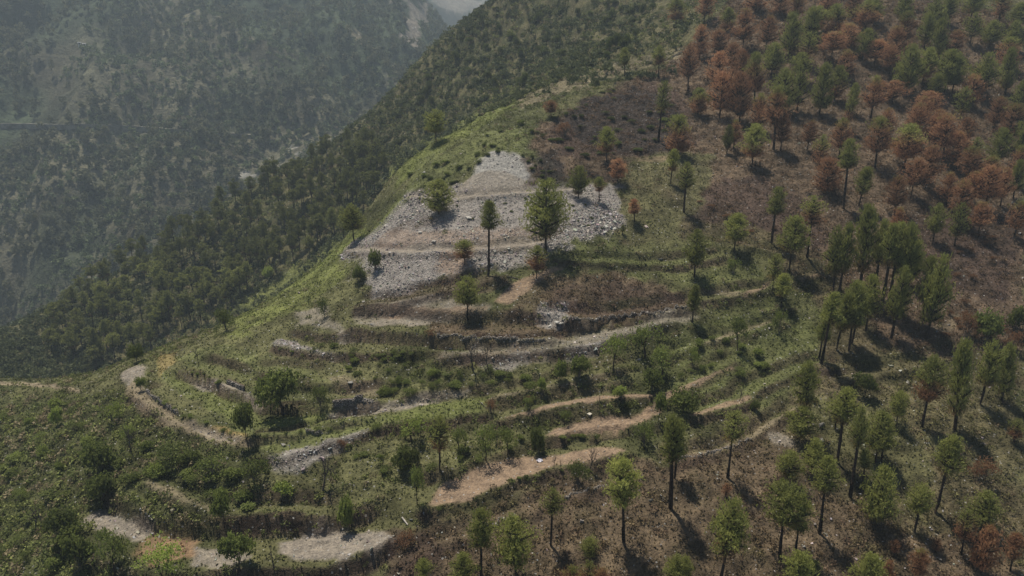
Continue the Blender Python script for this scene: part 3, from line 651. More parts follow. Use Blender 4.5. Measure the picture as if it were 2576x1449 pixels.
# base u, v, top v, crown width, crown foot v, scorch, kind, hue, bright, label
LM = [
 (1229,696,503,60,572,0,'spire',-.15,.8,'tall dark green pine with a long bare forked trunk at the foot of the scree'),
 (1372,638,448,112,588,0,'open',.0,.95,'broad open-crowned green pine, the biggest tree standing on the scree'),
 (1104,541,450,76,524,0,'round',.2,1.0,'rounded olive pine on the upper scree above its round shadow'),
 (891,608,511,74,572,0,'open',.05,.85,'green pine at the red earth edge of the scree ledge'),
 (1169,666,601,54,646,.62,'round',.25,1.0,'small half-scorched pine, green on top and rust below, on the red scree'),
 (1350,705,616,50,674,.62,'ovoid',.2,1.0,'slender half-scorched pine at the head of the dirt ramp'),
 (1177,808,693,74,760,0,'round',.1,1.0,'round-headed green pine with bare trunk on the gravel terrace'),
 (1596,563,498,38,533,1.3,'ovoid',0,1.1,'small rust-brown pine standing alone right of the scree'),
 (1566,592,563,16,580,0,'sparse',0,.8,'tiny thin green pine sapling right of the scree'),
 (1455,500,416,48,484,0,'round',.1,.75,'dense dark bushy pine at the end of the upper scree ledge'),
 (1507,512,443,29,478,.5,'ovoid',.15,.95,'slim pine half green half brown beside the dense dark pine'),
 (1554,464,397,46,444,1.3,'round',0,1.15,'rust-orange round pine above the end of the scree'),
 (1526,410,317,52,378,.35,'ovoid',.15,.9,'pine with green top and rust skirt on the burnt bank over the scree'),
 (1386,298,250,36,281,1.1,'round',0,.8,'small brown pine just below the grassy crest'),
 (1097,360,273,55,328,0,'round',.1,.9,'lone round green pine on the bright grassy crest'),
 (947,430,347,43,402,0,'sparse',.0,.7,'thin dark pine on the left edge of the grassy crest'),
 (1571,192,118,28,160,0,'ovoid',.15,.9,'slim green pine on the crest path beside a low stone wall'),
 (1656,200,113,34,158,.3,'ovoid',.15,.9,'pine with yellow-green top beside the upper stone wall'),
 (1656,360,200,47,275,0,'sparse',0,.8,'tall thin pine with long bare trunk on the charred bank'),
 (1704,393,287,70,374,.68,'ovoid',.2,1.05,'broad pine with green tip and rust-orange skirt on the burnt slope'),
 (1686,467,373,34,425,.2,'ovoid',.2,.95,'green pine standing before the orange-skirted pine'),
 (1720,535,405,50,470,0,'sparse',0,.8,'dark lopsided pine on the brown slope below the ochre path'),
 (1891,423,310,70,388,.3,'ovoid',.3,1.05,'yellow-green pine with rusty left side on the burnt spur'),
 (1828,388,313,30,370,0,'round',-.2,.6,'narrow very dark evergreen on the burnt spur'),
 (1846,638,535,63,600,0,'ovoid',.1,1.0,'green pine on the grassy terrace above a pale shrub'),
 (1746,703,576,57,660,0,'ovoid',.0,.85,'tall dark green pine at the end of the grassy terraces'),
 (1741,813,713,37,776,0,'spire',.0,.8,'narrow dark pine at the end of the long dark wall'),
 (1940,616,468,53,533,0,'ovoid',.0,.8,'tall thin dark pine on the burnt bank beside the trail'),
 (1983,693,541,77,626,0,'open',.1,.95,'broad green pine on the bank above the dirt trail'),
 (2030,653,490,63,560,.5,'sparse',.2,.95,'sparse brownish pine with burnt lower limbs above the trail'),
 (1943,736,636,47,696,0,'sparse',.1,.9,'pine leaning over the edge of the dirt trail'),
 (1964,780,686,47,740,0,'ovoid',.4,1.0,'yellow-green pine just below the dirt trail'),
 (1107,1193,1040,67,1123,.25,'sparse',.35,1.0,'sparse yellowish pine at the head of the long dirt terrace'),
 (1569,1373,1148,90,1254,0,'round',.45,1.25,'bright green pine with a tall bare trunk over its dark shadow'),
 (1687,1283,1032,66,1150,0,'open',.0,.85,'very tall pine with a bare trunk standing below the stone-edged path'),
 (1697,1206,1050,48,1140,0,'ovoid',.0,.8,'pine with a thick trunk close behind the very tall one'),
 (1385,1376,1226,60,1284,0,'sparse',.25,.9,'sparse olive pine below the low stone wall'),
 (1211,1458,1276,72,1366,0,'ovoid',.1,.95,'dense dark green pine below the gravel terraces'),
 (1301,1475,1292,98,1412,0,'ovoid',.5,1.15,'large yellow-green pine next to the dense dark one'),
 (1830,1206,1030,72,1100,0,'sparse',.3,.95,'sparse olive pine with a long thin trunk below the stone-edged path'),
 (1811,1475,1245,105,1385,.15,'open',.25,1.0,'large olive pine on the lower slope with some brown needles'),
 (1961,1408,1213,105,1312,0,'round',.0,.8,'big dark round-headed pine on the lower slope'),
 (2066,916,730,57,806,0,'spire',.3,1.0,'pine with long bare trunk at the corner of the grove'),
]
GROVE = [(2096,736,566,57,683),(2111,738,558,52,676),(2161,742,513,63,672),(2198,742,550,43,660),(2216,786,560,53,656),(2233,783,558,60,664),(2268,795,556,67,700),(2241,853,666,57,793),(2318,813,640,50,750),(2331,850,636,63,803),(2103,883,736,50,826),(2135,883,706,67,816),(2143,868,722,52,812),(2178,836,690,54,790),(2345,616,510,43,580),(2285,720,600,50,690),(2060,905,780,40,850)]
LOWR = [(2401,1090,856,60,1033),(2466,1020,853,57,960),(2518,1016,860,50,985),(2016,1100,910,60,1012),(2008,1118,1020,72,1090),(2105,1170,976,67,1060),(2138,1258,1026,43,1116),(2201,1170,1033,77,1126),(2216,1166,1042,50,1120),(2253,1076,980,50,1040),(2171,1210,1123,40,1170),(2353,1296,1093,63,1183),(2061,1348,1143,67,1226),(1981,1215,1133,63,1195),(2038,1200,1100,60,1170),(2001,1390,1243,55,1330),(2201,1336,1173,90,1300),(2300,1343,1213,63,1283),(2465,1333,1233,80,1313),(1998,1540,1383,100,1490),(2175,1530,1393,76,1480),(1718,1490,1398,45,1450),(1690,1510,1394,57,1460),(1166,1510,1393,73,1470),(1069,1515,1405,48,1470),(1482,1402,1350,50,1390),(2100,1085,1030,20,1060)]
LOWB = [(2318,1083,893,67,1000,.45),(2416,1403,1283,57,1350,.6),(2468,1445,1323,67,1420,1.2),(1825,1250,1212,30,1240,1.2),(2225,1485,1410,30,1460,1.2),(2248,1402,1356,28,1385,1.2),(2308,1475,1380,50,1440,1.0),(2351,1393,1353,25,1380,1.2),(1440,1500,1425,60,1480,.9),(1478,1510,1412,64,1490,.8),(1515,1505,1425,60,1490,1.1),(2550,1113,1050,48,1095,.5),(2243,662,520,43,590,1.1),(2551,600,503,53,570,.9),(2540,1440,1340,45,1400,1.2)]
UPR = [(1730,233,110,50,187,1.2),(1861,308,177,60,283,1.3),(1810,297,177,53,267,1.3),(1806,218,127,63,200,1.3),(1861,208,123,50,190,1.3),(1806,132,72,50,120,1.2),(1758,152,60,43,130,1.2),(1868,127,20,57,92,1.1),(1925,132,37,43,100,1.1),(1828,82,18,40,65,.4),(1898,257,130,50,220,.7),
 (1985,150,27,52,120,0),(1968,292,170,63,268,0),(2005,280,157,47,250,0),(2061,293,157,57,260,0),(2098,257,163,47,235,.45),(2035,110,13,50,85,0),(2101,90,8,56,70,.5),(2091,158,77,67,120,1.1),(2168,153,70,43,130,0),(2198,167,97,50,140,1.2),(2248,160,63,57,130,1.1),(2278,235,110,63,210,0),(2238,187,110,43,160,1.2),(2353,157,43,43,133,0),(2325,122,33,40,100,0),(2145,47,-30,43,30,1.0),(2198,57,-5,40,40,0),(2401,133,73,40,115,1.1),(2376,235,123,60,203,0),(2395,235,133,50,205,0),(2468,247,130,57,215,.15),(2528,240,117,45,210,0),(2458,226,163,36,205,1.2),(2348,257,183,34,230,0),
 (2243,267,200,57,240,1.2),(2211,240,200,33,225,1.2),(2141,292,207,30,260,0),(2128,327,240,30,300,.5),(2331,296,227,67,270,1.2),(1946,378,213,57,307,.85),(1963,384,283,43,350,1.3),(1755,292,220,50,275,.65),(2201,423,290,60,375,.85),(2275,424,310,73,388,.68),(2371,406,283,60,360,1.1),(2326,480,363,63,440,1.2),(2435,468,367,60,430,.95),(2452,412,343,40,385,0),(2121,527,347,50,413,0),(2160,522,417,40,480,0),(2078,488,393,70,472,1.4),(2478,532,413,60,490,1.2),(2515,522,420,43,490,1.2),(2548,502,400,34,470,0),(2421,372,293,45,345,1.2),(2560,302,200,44,270,0),(2562,402,290,44,370,0),(2440,110,30,44,85,0),(2490,120,50,48,100,0),(2545,130,50,48,110,0),(2270,50,-20,40,35,0),(2380,60,-15,46,40,0),(2080,40,-40,44,20,.9),(1960,40,-30,44,25,.9),(1900,30,-40,44,20,1.1),(2310,330,240,44,300,1.1),(2500,330,240,46,305,1.1),(2415,300,215,42,275,0),(2530,180,90,46,150,.8),
 (1845,375,300,34,350,1.0),(2030,380,300,36,350,1.1),(2250,545,440,50,510,1.1),(2410,560,450,50,520,1.1),(2505,420,320,50,390,0),(2380,520,430,46,490,1.1),(2225,350,270,40,325,1.1)]
for q in [(1770,60,1.2),(1840,180,1.2),(1835,255,1.3),(1905,330,0.9),(1940,190,0),(2010,210,0),(2030,170,0.3),(2130,130,1.1),(2125,200,1.0),(2190,300,0.9),(2110,400,0.9),(2060,420,0.6),(2270,120,0.8),(2320,210,0.3),(2345,90,0),(2440,60,0),(2510,70,0.6),(2560,80,0),(2440,270,1.1),(2350,380,1.2),(2300,370,1.1),(2405,430,1.2),(2530,370,1.0),(2555,470,0.9),(2290,500,1.2),(2440,520,1.1),(2480,470,0.9),(1700,70,0.5),(2055,90,0.5),(2000,60,0.6),(2175,90,0.7),(2400,620,0),(2460,600,1.1)]:
    a_, b_, s_ = q; hgt_ = (95 if b_ > 250 else 85)*random.uniform(.85, 1.25); UPR.append((a_, b_, b_-hgt_, random.uniform(40, 58), b_-hgt_*random.uniform(.22, .42), s_))
for u, v, t_, wp, cb, sc_, k, hu, br_, lb in LM: pine(u, v, t_, wp, cb, sc_, k, hu, br_, lb)
kinds = ['ovoid', 'open', 'round', 'ovoid', 'spire', 'sparse']
for i, (u, v, t_, wp, cb) in enumerate(GROVE): pine(u, v, t_, wp, cb, 0, ['open','ovoid','ovoid'][i % 3], .12+.2*(i % 2), .92, 'green pine in the tight grove right of the dirt trails', 'pines of the grove')
for i, (u, v, t_, wp, cb) in enumerate(LOWR): pine(u, v, t_, wp, cb, 0, ['ovoid','round','open','ovoid'][i % 4], .15+.25*((i*7) % 3)/2, 1.0, 'green pine scattered on the grassy lower slope', 'green pines on the lower slope')
for i, (u, v, t_, wp, cb, s_) in enumerate(LOWB): pine(u, v, t_, wp, cb, s_, 'sparse' if i % 2 else 'ovoid', .1, .95, 'browned pine with scorched needles on the lower slope', 'browned pines on the lower slope')
for i, (u, v, t_, wp, cb, s_) in enumerate(UPR):
    lb = ('green pine left unburnt on the rusty upper slope', 'green pines on the upper slope') if s_ < .2 else (('pine with green tip and scorched skirt on the rusty upper slope', 'half-scorched pines on the upper slope') if s_ < .9 else ('wholly rust-brown pine on the burnt upper slope', 'rust-brown pines on the upper slope'))
    pine(u, v, t_, wp*(1.2 if s_ > .75 else 1.08), cb+4, s_, ('burnt' if s_ > .75 else ['ovoid','open','ovoid','sparse','ovoid'][i % 5]), .0, .88 if s_ < .2 else random.uniform(.65, 1.1), lb[0], lb[1])
# pine wood on the back spur: the larger, countable trees
def scatter_px(poly, n, seed, mind=8, tries=40):
    r = np.random.default_rng(seed); poly = np.array(poly, float); lo, hi = poly.min(0), poly.max(0); out = []
    for _ in range(n*tries):
        q = r.uniform(lo, hi)
        if inpoly(np.array([q[0]]), np.array([q[1]]), poly)[0] and all((q[0]-a)**2+(q[1]-b)**2 > mind**2 for a, b in out): out.append(tuple(q))
        if len(out) >= n: break
    return out
wood = [(70,842),(230,735),(420,612),(560,530),(700,452),(850,372),(960,350),(985,420),(930,540),(810,620),(700,700),(590,770),(480,840),(380,900),(250,930),(120,900)]
def crown_arrays(k):
    me = PINES['wood'][k][0]; V = np.empty(len(me.vertices)*3, np.float32); me.vertices.foreach_get('co', V); C_ = np.empty(len(me.vertices)*4, np.float32); me.color_attributes['Col'].data.foreach_get('color', C_); return V.reshape(-1, 3), C_.reshape(-1, 4)
WP = scatter_px(wood, 195, 5, 15); WP.sort(key=lambda q: -q[1]); rest = []
for i, q in enumerate(WP):
    p = N.cast([q[0]], [q[1]], d0=230)[0]
    if np.isnan(p[0]): continue
    H = random.uniform(10, 15.5); R = random.uniform(2.4, 4.0); cb = H*random.uniform(.4, .6)
    if i < 82: pine(0, 0, 0, 0, 0, 0, 'wood', random.uniform(-.05, .2), random.uniform(.58, .85), 'green pine in the wood on the spur behind the crest', 'pines of the wood on the back spur', p=p, H=H, cb=cb, R=R)
    else: rest.append((p, H, R, cb))
VV, CC, TV, TF = [], [], [], []
for i, (p, H, R, cb) in enumerate(rest):
    v_, c_ = crown_arrays(i % 5); a = random.uniform(0, 6.28); x_ = v_[:, 0]*math.cos(a)-v_[:, 1]*math.sin(a); y_ = v_[:, 0]*math.sin(a)+v_[:, 1]*math.cos(a)
    VV.append(np.stack([x_*R, y_*R, v_[:, 2]*(H-cb)+cb], -1)+p); c_ = c_.copy(); c_[:, 1] = np.clip(c_[:, 1]*random.uniform(.6, 1.1), 0, 1); CC.append(c_)
    tv, tf = tube_np([p+np.array((0, 0, -.3)), p+np.array((0, 0, H*.5)), p+np.array((0, 0, H*.92))], [.26, .18, .05], 5); o_ = len(TV); TV += list(tv); TF += [tuple(k+o_ for k in f) for f in tf]
VV = np.concatenate(VV); root = link('spur_pine_wood', mesh_np('spur_pine_wood', VV, np.arange(len(VV)).reshape(-1, 3), M_pine, False, np.concatenate(CC)[:, :3])); root.color = (0, .05, .74, 1)
tag(root, 'farther part of the dark pine wood on the back spur', 'forest', kind='stuff')
tag(link('trunks', mesh_np('wood_trunks', np.array(TV), np.array(TF), M_bark), root), kind='stuff')
for u, v, H in [(806,606,13),(843,594,14),(865,600,10),(780,640,9)]:
    p = ground_at(u, v); pine(0, 0, 0, 0, 0, 0, 'open', .0, .8, 'green pine of the clump at the left rim of the scree', 'clump at the scree rim', p=p, H=H, cb=H*.4, R=3.2)

# ------------------------------------------------------------------ broadleaf trees and shrubs
def leafy(u, v, wpx, hpx, hue=0., bright=1., style='leaf', label=None, group=None, cat='shrub', name='shrub', scorch=0., p=None, W=None, H=None, stem=None):
    if p is None: p = ground_at(u, v)
    d = project(p)[2]
    if W is None: W = wpx*d/FPX*.5*.92; H = max(.5, height_px(p, v-hpx)*1.0)
    t = link(name, None, None, (p[0], p[1], p[2]-.12)); t.empty_display_size = .3; rz = random.uniform(0, 6.28)
    st = .32 if stem is None else stem
    S = {'leaf': LEAF, 'small': LEAFS, 'airy': AIRY, 'dry': DRYC, 'bare': BARE_T}[style]
    if style == 'bare':
        link('trunk', random.choice(BARE_T), t, None, (W, W, H), rz)
    else:
        link('stems', random.choice(STEMS if st < .5 else SHTRUNK), t, None, (W*.6, W*.6, H*.8), rz)
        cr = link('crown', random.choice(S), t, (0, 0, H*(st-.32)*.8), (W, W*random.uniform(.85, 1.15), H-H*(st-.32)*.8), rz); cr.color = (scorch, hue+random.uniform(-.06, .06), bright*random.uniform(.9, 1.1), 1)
    if group and style != 'bare': label = {'leaf': 'dense', 'small': 'coarse-leaved', 'airy': 'loose feathery', 'dry': 'dry'}[style]+(' low ' if H < 1.3 else ' ')+('yellowish ' if hue > .25 else '')+label
    tag(t, label, cat, group); return t
DRYC = []
for i in range(3):
    V, F, cc = leaf_crown(270+i, 520, 6, .07); DRYC.append(mesh_np('dry_crown', V, F, M_scrub, False, cc))
B = [ # u, v, w, h, hue, bright, style, label, cat
 (712,1048,142,118,-.1,.85,'leaf','big dark leafy tree on the field terrace beside the dry stone wall','tree'),
 (622,1118,60,112,-.05,.9,'leaf','tall narrow leafy tree at the corner of the field terrace','tree'),
 (808,1034,56,66,.05,.8,'airy','olive shrub between the big dark tree and the stone wall','shrub'),
 (566,1340,62,112,.1,1.0,'leaf','tall green leafy tree on the bank above the gravel pads','tree'),
 (602,1452,105,105,.0,1.0,'leaf','leafy tree between the two gravel pads','tree'),
 (290,1462,115,125,-.1,1.15,'airy','grey-green rounded tree beside the gravel pad','tree'),
 (205,1440,90,90,-.05,.95,'leaf','bushy green shrub left of the grey-green tree','shrub'),
 (412,1475,135,112,.85,1.35,'airy','bright lime-green tree in front of the red earth patch','tree'),
 (876,1342,56,92,.35,1.05,'leaf','bright green upright bush above the round gravel pad','shrub'),
 (1050,1272,52,106,.4,1.05,'airy','light green slender tree below the end of the dirt terrace','tree'),
 (1020,1182,78,64,-.2,.65,'leaf','very dark round bush left of the dirt terrace','shrub'),
 (1035,1112,96,62,.5,1.15,'airy','spreading light green tree above the dark round bush','tree'),
 (1156,1142,56,72,.1,1.1,'airy','pale grey-green small tree beside the yellowish pine','tree'),
 (1222,1164,78,98,.15,1.15,'airy','pale green tree, taller of two above the dirt terrace','tree'),
 (1278,1152,66,82,.1,1.1,'airy','pale green tree, shorter of two above the dirt terrace','tree'),
 (1354,1146,46,78,-.15,.75,'leaf','dark green upright bush at the edge of the dirt terrace','shrub'),
 (1542,932,88,94,.4,1.15,'airy','pale yellow-green willow-like tree on the path bank','tree'),
 (1622,902,125,92,.0,1.05,'airy','wide grey-green tree beside the pale gravel terrace','tree'),
 (1455,952,72,58,-.15,.85,'leaf','dark dense bush left of the willow-like tree','shrub'),
 (1408,960,40,58,.15,.95,'leaf','green bush with stem above the narrow path','shrub'),
 (1362,998,36,50,.5,1.1,'small','bright green sapling on the narrow path edge','sapling'),
 (1665,950,95,80,.3,1.05,'airy','green tree right of the wide grey-green one','tree'),
 (1640,985,70,60,-.05,.8,'leaf','dark bush under the right end of the path','shrub'),
 (1563,1012,52,42,.55,1.2,'leaf','small bright green round tree on the upper dirt terrace','tree'),
 (1657,1062,46,78,.3,1.05,'leaf','bright green young tree beside the dirt trail fork','tree'),
 (1720,1040,90,60,.1,.85,'leaf','green thicket between the trails and the short dirt terrace','shrub'),
 (1620,1125,80,60,.15,1.0,'airy','grey-green bush at the end of the long dirt terrace','shrub'),
 (1855,884,56,92,.2,.95,'airy','slender green tree on the grassy bank above the trail','tree'),
 (1958,838,44,64,.3,1.0,'airy','light green shrub on the grassy bank near the grove','shrub'),
 (1742,925,44,50,.4,1.1,'airy','light shrub just left of the grassy bank','shrub'),
 (1845,692,42,46,-.05,1.25,'airy','pale silvery shrub under the grassy terrace pine','shrub'),
 (945,684,42,58,-.15,.85,'leaf','dark green bush on the lower left of the scree','shrub'),
 (905,708,46,44,-.15,.8,'leaf','low dark bush at the left foot of the scree','shrub'),
 (678,704,36,34,.5,1.25,'leaf','round bright green bush on the lush crest','shrub'),
 (570,832,58,62,-.05,.75,'airy','dark shrub on the lower lush crest','shrub'),
 (816,802,42,54,.0,.8,'airy','dark shrub on the small gravel patch','shrub'),
 (344,912,46,48,-.2,.7,'leaf','dark clipped-looking bush at the end of the pale pad','shrub'),
 (1330,1030,44,36,.1,1.1,'airy','pale shrub left of the upper dirt terrace','shrub'),
 (1420,1072,50,44,.15,1.05,'airy','pale low tree on the bank between dirt terraces','tree'),
 (2480,860,95,78,-.05,1.0,'leaf','large green bush on the right bank beside red shrubs','shrub'),
 (2560,840,60,70,-.1,.8,'leaf','dark bush at the right end of the bank','shrub'),
 (2175,1000,56,62,-.1,.75,'leaf','dark round tree below the grove shadow','tree'),
 (1898,1035,30,30,-.1,.7,'leaf','small dark bush on the grass right of the short terrace','shrub'),
 (2050,1440,60,30,.1,.9,'small','low green bush among the lower pines','shrub'),
 (145,1070,40,46,.55,1.2,'leaf','bright yellow-green bush on the left scrub slope','shrub'),
 (250,1190,110,80,-.1,.85,'leaf','dense green bush on the left scrub slope above the trail bank','shrub'),
 (265,1260,85,70,-.15,.8,'leaf','dark bush above the gravel pad','shrub'),
 (160,1350,80,70,-.1,.8,'leaf','dark bush left of the gravel pad','shrub'),
 (440,1165,110,52,.0,1.0,'airy','broad grey-green thicket below the terrace road','shrub'),
 (540,1205,110,62,.05,1.0,'airy','olive thicket left of the tall green tree','shrub'),
 (640,1220,110,70,.0,.9,'airy','green thicket below the grey stone bank','shrub'),
 (330,1110,66,42,.35,1.0,'airy','light green bush below the terrace road','shrub'),
 (285,1065,76,52,.4,1.0,'airy','bright olive bush beside the pale pad','shrub'),
 (715,1260,60,50,.6,1.05,'small','yellow-green bush on the bank','shrub'),
 (355,985,36,40,.3,.9,'small','green bush at the bend of the terrace road','shrub'),
 (1455,1215,80,60,.1,.9,'airy','thorny grey-green bush below the long dirt terrace','shrub')]
for u, v, wp, hp, hu, br_, st_, lb, ct in B:
    leafy(u, v, wp, hp, hu, br_, st_, lb, None, ct, {'tree': 'broadleaf_tree', 'shrub': 'shrub', 'sapling': 'sapling'}[ct], stem=.55 if ct == 'tree' else .34)
for u, v, wp, hp, lb in [(500,922,34,50,'leafless crooked sapling on the olive field lip'),(690,1440,54,90,'leafless tree between the gravel pads'),(812,1235,90,95,'leafless many-branched tree on the brown bank'),(1190,935,70,75,'leafless thorny tree on the dry grass terrace'),(1230,935,60,70,'leafless thorny tree beside its twin on the dry grass'),(1393,1186,22,40,'short pollarded leafless stump on the terrace edge'),(1408,1190,14,36,'slim scorched stump with a brown tuft on the terrace edge'),(1482,1190,66,70,'grey leafless tree on the lip of the dirt terrace'),(1502,1045,20,56,'thin leafless pole-like tree between the dirt terraces'),(1860,1010,34,34,'small leafless tree on the short dirt terrace'),(975,1120,16,34,'thin dry sapling below the green terrace'),(330,1140,60,66,'grey leafless thicket on the left scrub slope'),(90,1330,70,62,'tangle of pale dead branches on the left slope'),(1125,330,30,40,'bare branchy tree behind the grassy crest'),(1700,700,20,40,'bare sapling beside the dark terrace pine'),(2040,650,26,44,'bare black sapling beside the brownish pine')]:
    leafy(u, v, wp, hp, style='bare', label=lb, cat='bare tree', name='bare_tree')
for u, v, wp, hp, lb in [(1020,1375,70,40,'scorched red-brown brush beside the round gravel pad'),(1330,1020,30,24,'small red-brown brush at the end of the upper dirt terrace'),(1235,1040,40,36,'red-brown burnt brush left of the upper dirt terrace'),(2430,850,70,70,'deep red scorched shrub beside the large green bush'),(2470,1205,95,55,'pinkish-brown burnt shrub on the lower right slope'),(2545,880,60,50,'dark red shrub at the right end of the bank'),(1420,345,60,40,'brown burnt bush with a yellow tip under the crest'),(860,1130,40,26,'dark red brush on the stony bank'),(1080,850,36,22,'red-brown brush at the edge of the gravel terrace')]:
    leafy(u, v, wp, hp, .1, .75, 'airy', lb, None, 'shrub', 'scorched_shrub', scorch=1.5)

def pick(F, A, x, y): return F.look(A, x, y)
# countable shrubs by place, seeded over the slopes
ZON = [ # polygon, n, W range, H range, hue, bright, style list, label, group
 ([(-60,1030),(270,1030),(340,1105),(480,1165),(610,1200),(640,1290),(360,1200),(200,1290),(150,1449),(-60,1449)], 50, (1.1,2.4), (1.1,2.6), (-.1,.4), (.75,1.1), ['airy','leaf','small'], 'green shrub in the thick scrub of the left flank', 'scrub of the left flank'),
 ([(960,960),(1250,930),(1420,960),(1300,990),(1120,985),(960,1010)], 24, (.8,2.1), (.8,1.8), (-.1,.4), (.8,1.1), ['leaf','airy','airy'], 'dark green shrub in the hedge along the path bank', 'hedge on the path bank'),
 ([(700,860),(960,890),(1080,930),(960,960),(850,930)], 14, (.6,1.4), (.7,1.4), (-.1,.3), (.75,1.0), ['small','airy'], 'low green shrub on the bank above the fields', 'shrubs above the fields'),
 ([(1620,900),(1900,830),(1960,900),(1860,1000),(1700,960)], 18, (.8,1.7), (.8,1.9), (0,.4), (.85,1.1), ['airy','small'], 'leafy shrub on the grassy bank over the trails', 'shrubs over the trails'),
 ([(900,1090),(1250,1070),(1360,1130),(1250,1160),(1100,1190),(930,1250),(880,1180)], 20, (.6,1.5), (.7,1.6), (-.1,.4), (.8,1.05), ['airy','small'], 'small shrub on the bank left of the dirt terraces', 'shrubs left of the dirt terraces'),
 ([(1040,480),(1000,430),(1160,330),(1330,300),(1360,380),(1180,420)], 14, (.8,1.6), (.7,1.4), (-.1,.4), (.75,1.05), ['small','leaf'], 'green bush on the slope under the grassy crest', 'bushes under the grassy crest'),
 ([(960,420),(1000,300),(1180,60),(1400,0),(1700,0),(1560,150),(1300,240),(1100,340)], 66, (1.4,3.0), (2.2,6.0), (-.3,.1), (.42,.75), ['leaf','small','leaf','airy'], 'dark tree-like bush on the green slope behind the crest', 'bushes behind the crest'),
 ([(1340,330),(1480,240),(1640,210),(1720,260),(1720,380),(1560,400),(1420,400)], 44, (.8,2.0), (.6,1.5), (-.2,.1), (.35,.85), ['leaf','small','airy'], 'dark bush on the charred bank above the scree', 'bushes of the charred bank'),
 ([(1060,470),(1190,410),(1200,395),(1330,385),(1400,430),(1370,470),(1320,410),(1260,370),(1200,420),(1140,480)], 22, (.6,1.3), (.5,1.2), (-.2,.1), (.4,.7), ['leaf','small'], 'dark overhanging bush along the head of the scree', 'bushes at the head of the scree'),
 ([(1040,500),(1330,495),(1560,520),(1540,600),(1400,590),(1240,570),(1050,540)], 22, (.3,.65), (.3,.7), (-.2,.2), (.5,.8), ['small'], 'small green bush growing out of the scree', 'little bushes on the scree'),
 ([(1700,480),(2050,540),(2090,640),(2400,560),(2560,620),(2560,900),(2380,900),(2250,700),(1900,600)], 34, (.8,1.8), (.7,1.5), (-.1,.2), (.6,.8), ['airy'], 'low brown burnt brush on the right slope', 'burnt brush of the right slope'),
]
nsh = 0
for poly, n, Wr, Hr, hur, brr, sty, lb, gr in ZON:
    for q in scatter_px(poly, n, 900+nsh, 12):
        p = N.cast([q[0]], [q[1]])[0]
        if np.isnan(p[0]) or (N.look(BARE, p[0], p[1]) > .5 and 'scree' not in lb): continue
        leafy(0, 0, 0, 0, random.uniform(*hur), random.uniform(*brr), random.choice(sty), lb, gr, 'shrub', 'burnt_shrub' if 'burnt' in lb else 'shrub', scorch=1.2 if 'burnt' in lb else 0, p=p, W=random.uniform(*Wr), H=random.uniform(*Hr)); nsh += 1

def hedge(pl, n, Wr, Hr, hur, brr, sty, lb, gr, jit=5):
    d = densify(pl, 3); r = np.random.default_rng(len(lb)+n)
    for k in range(n):
        a, b = d[r.integers(0, len(d))]; p = N.cast([a+r.uniform(-jit, jit)], [b+r.uniform(-jit*.4, jit*.6)])[0]
        if np.isnan(p[0]): continue
        leafy(0, 0, 0, 0, r.uniform(*hur), r.uniform(*brr), random.choice(sty), lb, gr, 'shrub', 'bush', p=p, W=r.uniform(*Wr), H=r.uniform(*Hr))
hedge([(395,1003),(450,1040),(540,1080),(610,1102)], 12, (.4,1.0), (.4,.9), (0,.6), (.8,1.1), ['airy','airy','small'], 'bush on the bank between the terrace road and the field', 'bushes of the field bank')
hedge([(470,938),(540,962),(575,972)], 7, (.45,.9), (.4,.8), (0,.5), (.75,1.0), ['airy','small'], 'bush on the upper field bank above the gravel strip', 'bushes of the upper field bank')
hedge([(650,1108),(700,1098),(770,1094),(835,1078)], 6, (.4,.9), (.3,.7), (0,.4), (.75,1.0), ['airy'], 'bush along the low stone bank under the field', 'bushes of the low stone bank')
hedge([(640,938),(700,948),(765,952)], 7, (.35,.7), (.3,.6), (-.1,.3), (.6,.85), ['small'], 'little bush on the short step in the olive field', 'bushes of the short step')
hedge([(700,880),(800,895),(930,897),(1050,893)], 10, (.5,1.2), (.4,.9), (0,.4), (.7,1.0), ['airy','small'], 'bush on the bank over the olive field', 'bushes over the olive field')
hedge([(1080,1278),(1180,1272),(1290,1220),(1400,1186),(1500,1168)], 9, (.4,.9), (.3,.6), (0,.4), (.7,1.0), ['airy','small'], 'little bush under the lip of the long dirt terrace', 'bushes under the long dirt terrace')
hedge([(1390,1112),(1480,1104),(1560,1092)], 10, (.45,.9), (.4,.8), (0,.3), (.7,.95), ['small','airy'], 'green bush under the lip of the middle dirt terrace', 'bushes under the middle dirt terrace')
# ------------------------------------------------------------------ stuff nobody could count: tufts, scrub, stones (one mesh each)
def candidates(n, seed, umin=-60, umax=2640, vmin=-40, vmax=1500, far=False):
    """random points of the hill's surface, thinned so that nearer ground gets more"""
    r = np.random.default_rng(seed); x = r.uniform(-170, 190, n*3); y = r.uniform(70, 330 if not far else 470, n*3)
    P_ = np.stack([x, y, N.h(x, y)], -1); u, v, d = project(P_)
    ok = (u > umin) & (u < umax) & (v > vmin) & (v < vmax) & (r.uniform(0, 1, len(x)) < (120/np.maximum(d, 90))**1.2)
    return P_[ok][:n], r
def stuff_tufts(name, P_, r, Lr, Wr, per, colr, mat, label, cat, up=.6, spread=1.2, lean=0.):
    n = len(P_); L = r.uniform(*Lr, n); V, F, own = blades(P_+np.array((0, 0, .25))*L[:, None], np.tile((0, 0, up), (n, 1)), L, r.uniform(*Wr, n), r, per, spread)
    tag(link(name, mesh_np(name, V, F, mat, False, colr[own])), label, cat, kind='stuff')
P_, r = candidates(90000, 11)
bare = N.look(BARE, P_[:, 0], P_[:, 1]); keep = r.uniform(0, 1, len(P_)) > bare*1.05; P_ = P_[keep]
gc = np.stack([N.look(G[..., k], P_[:, 0], P_[:, 1]) for k in range(3)], -1)
gc = np.clip(gc*r.uniform(.8, 2.2, len(P_))[:, None]*np.array((1.0, 1.04, .9)), .01, .5)
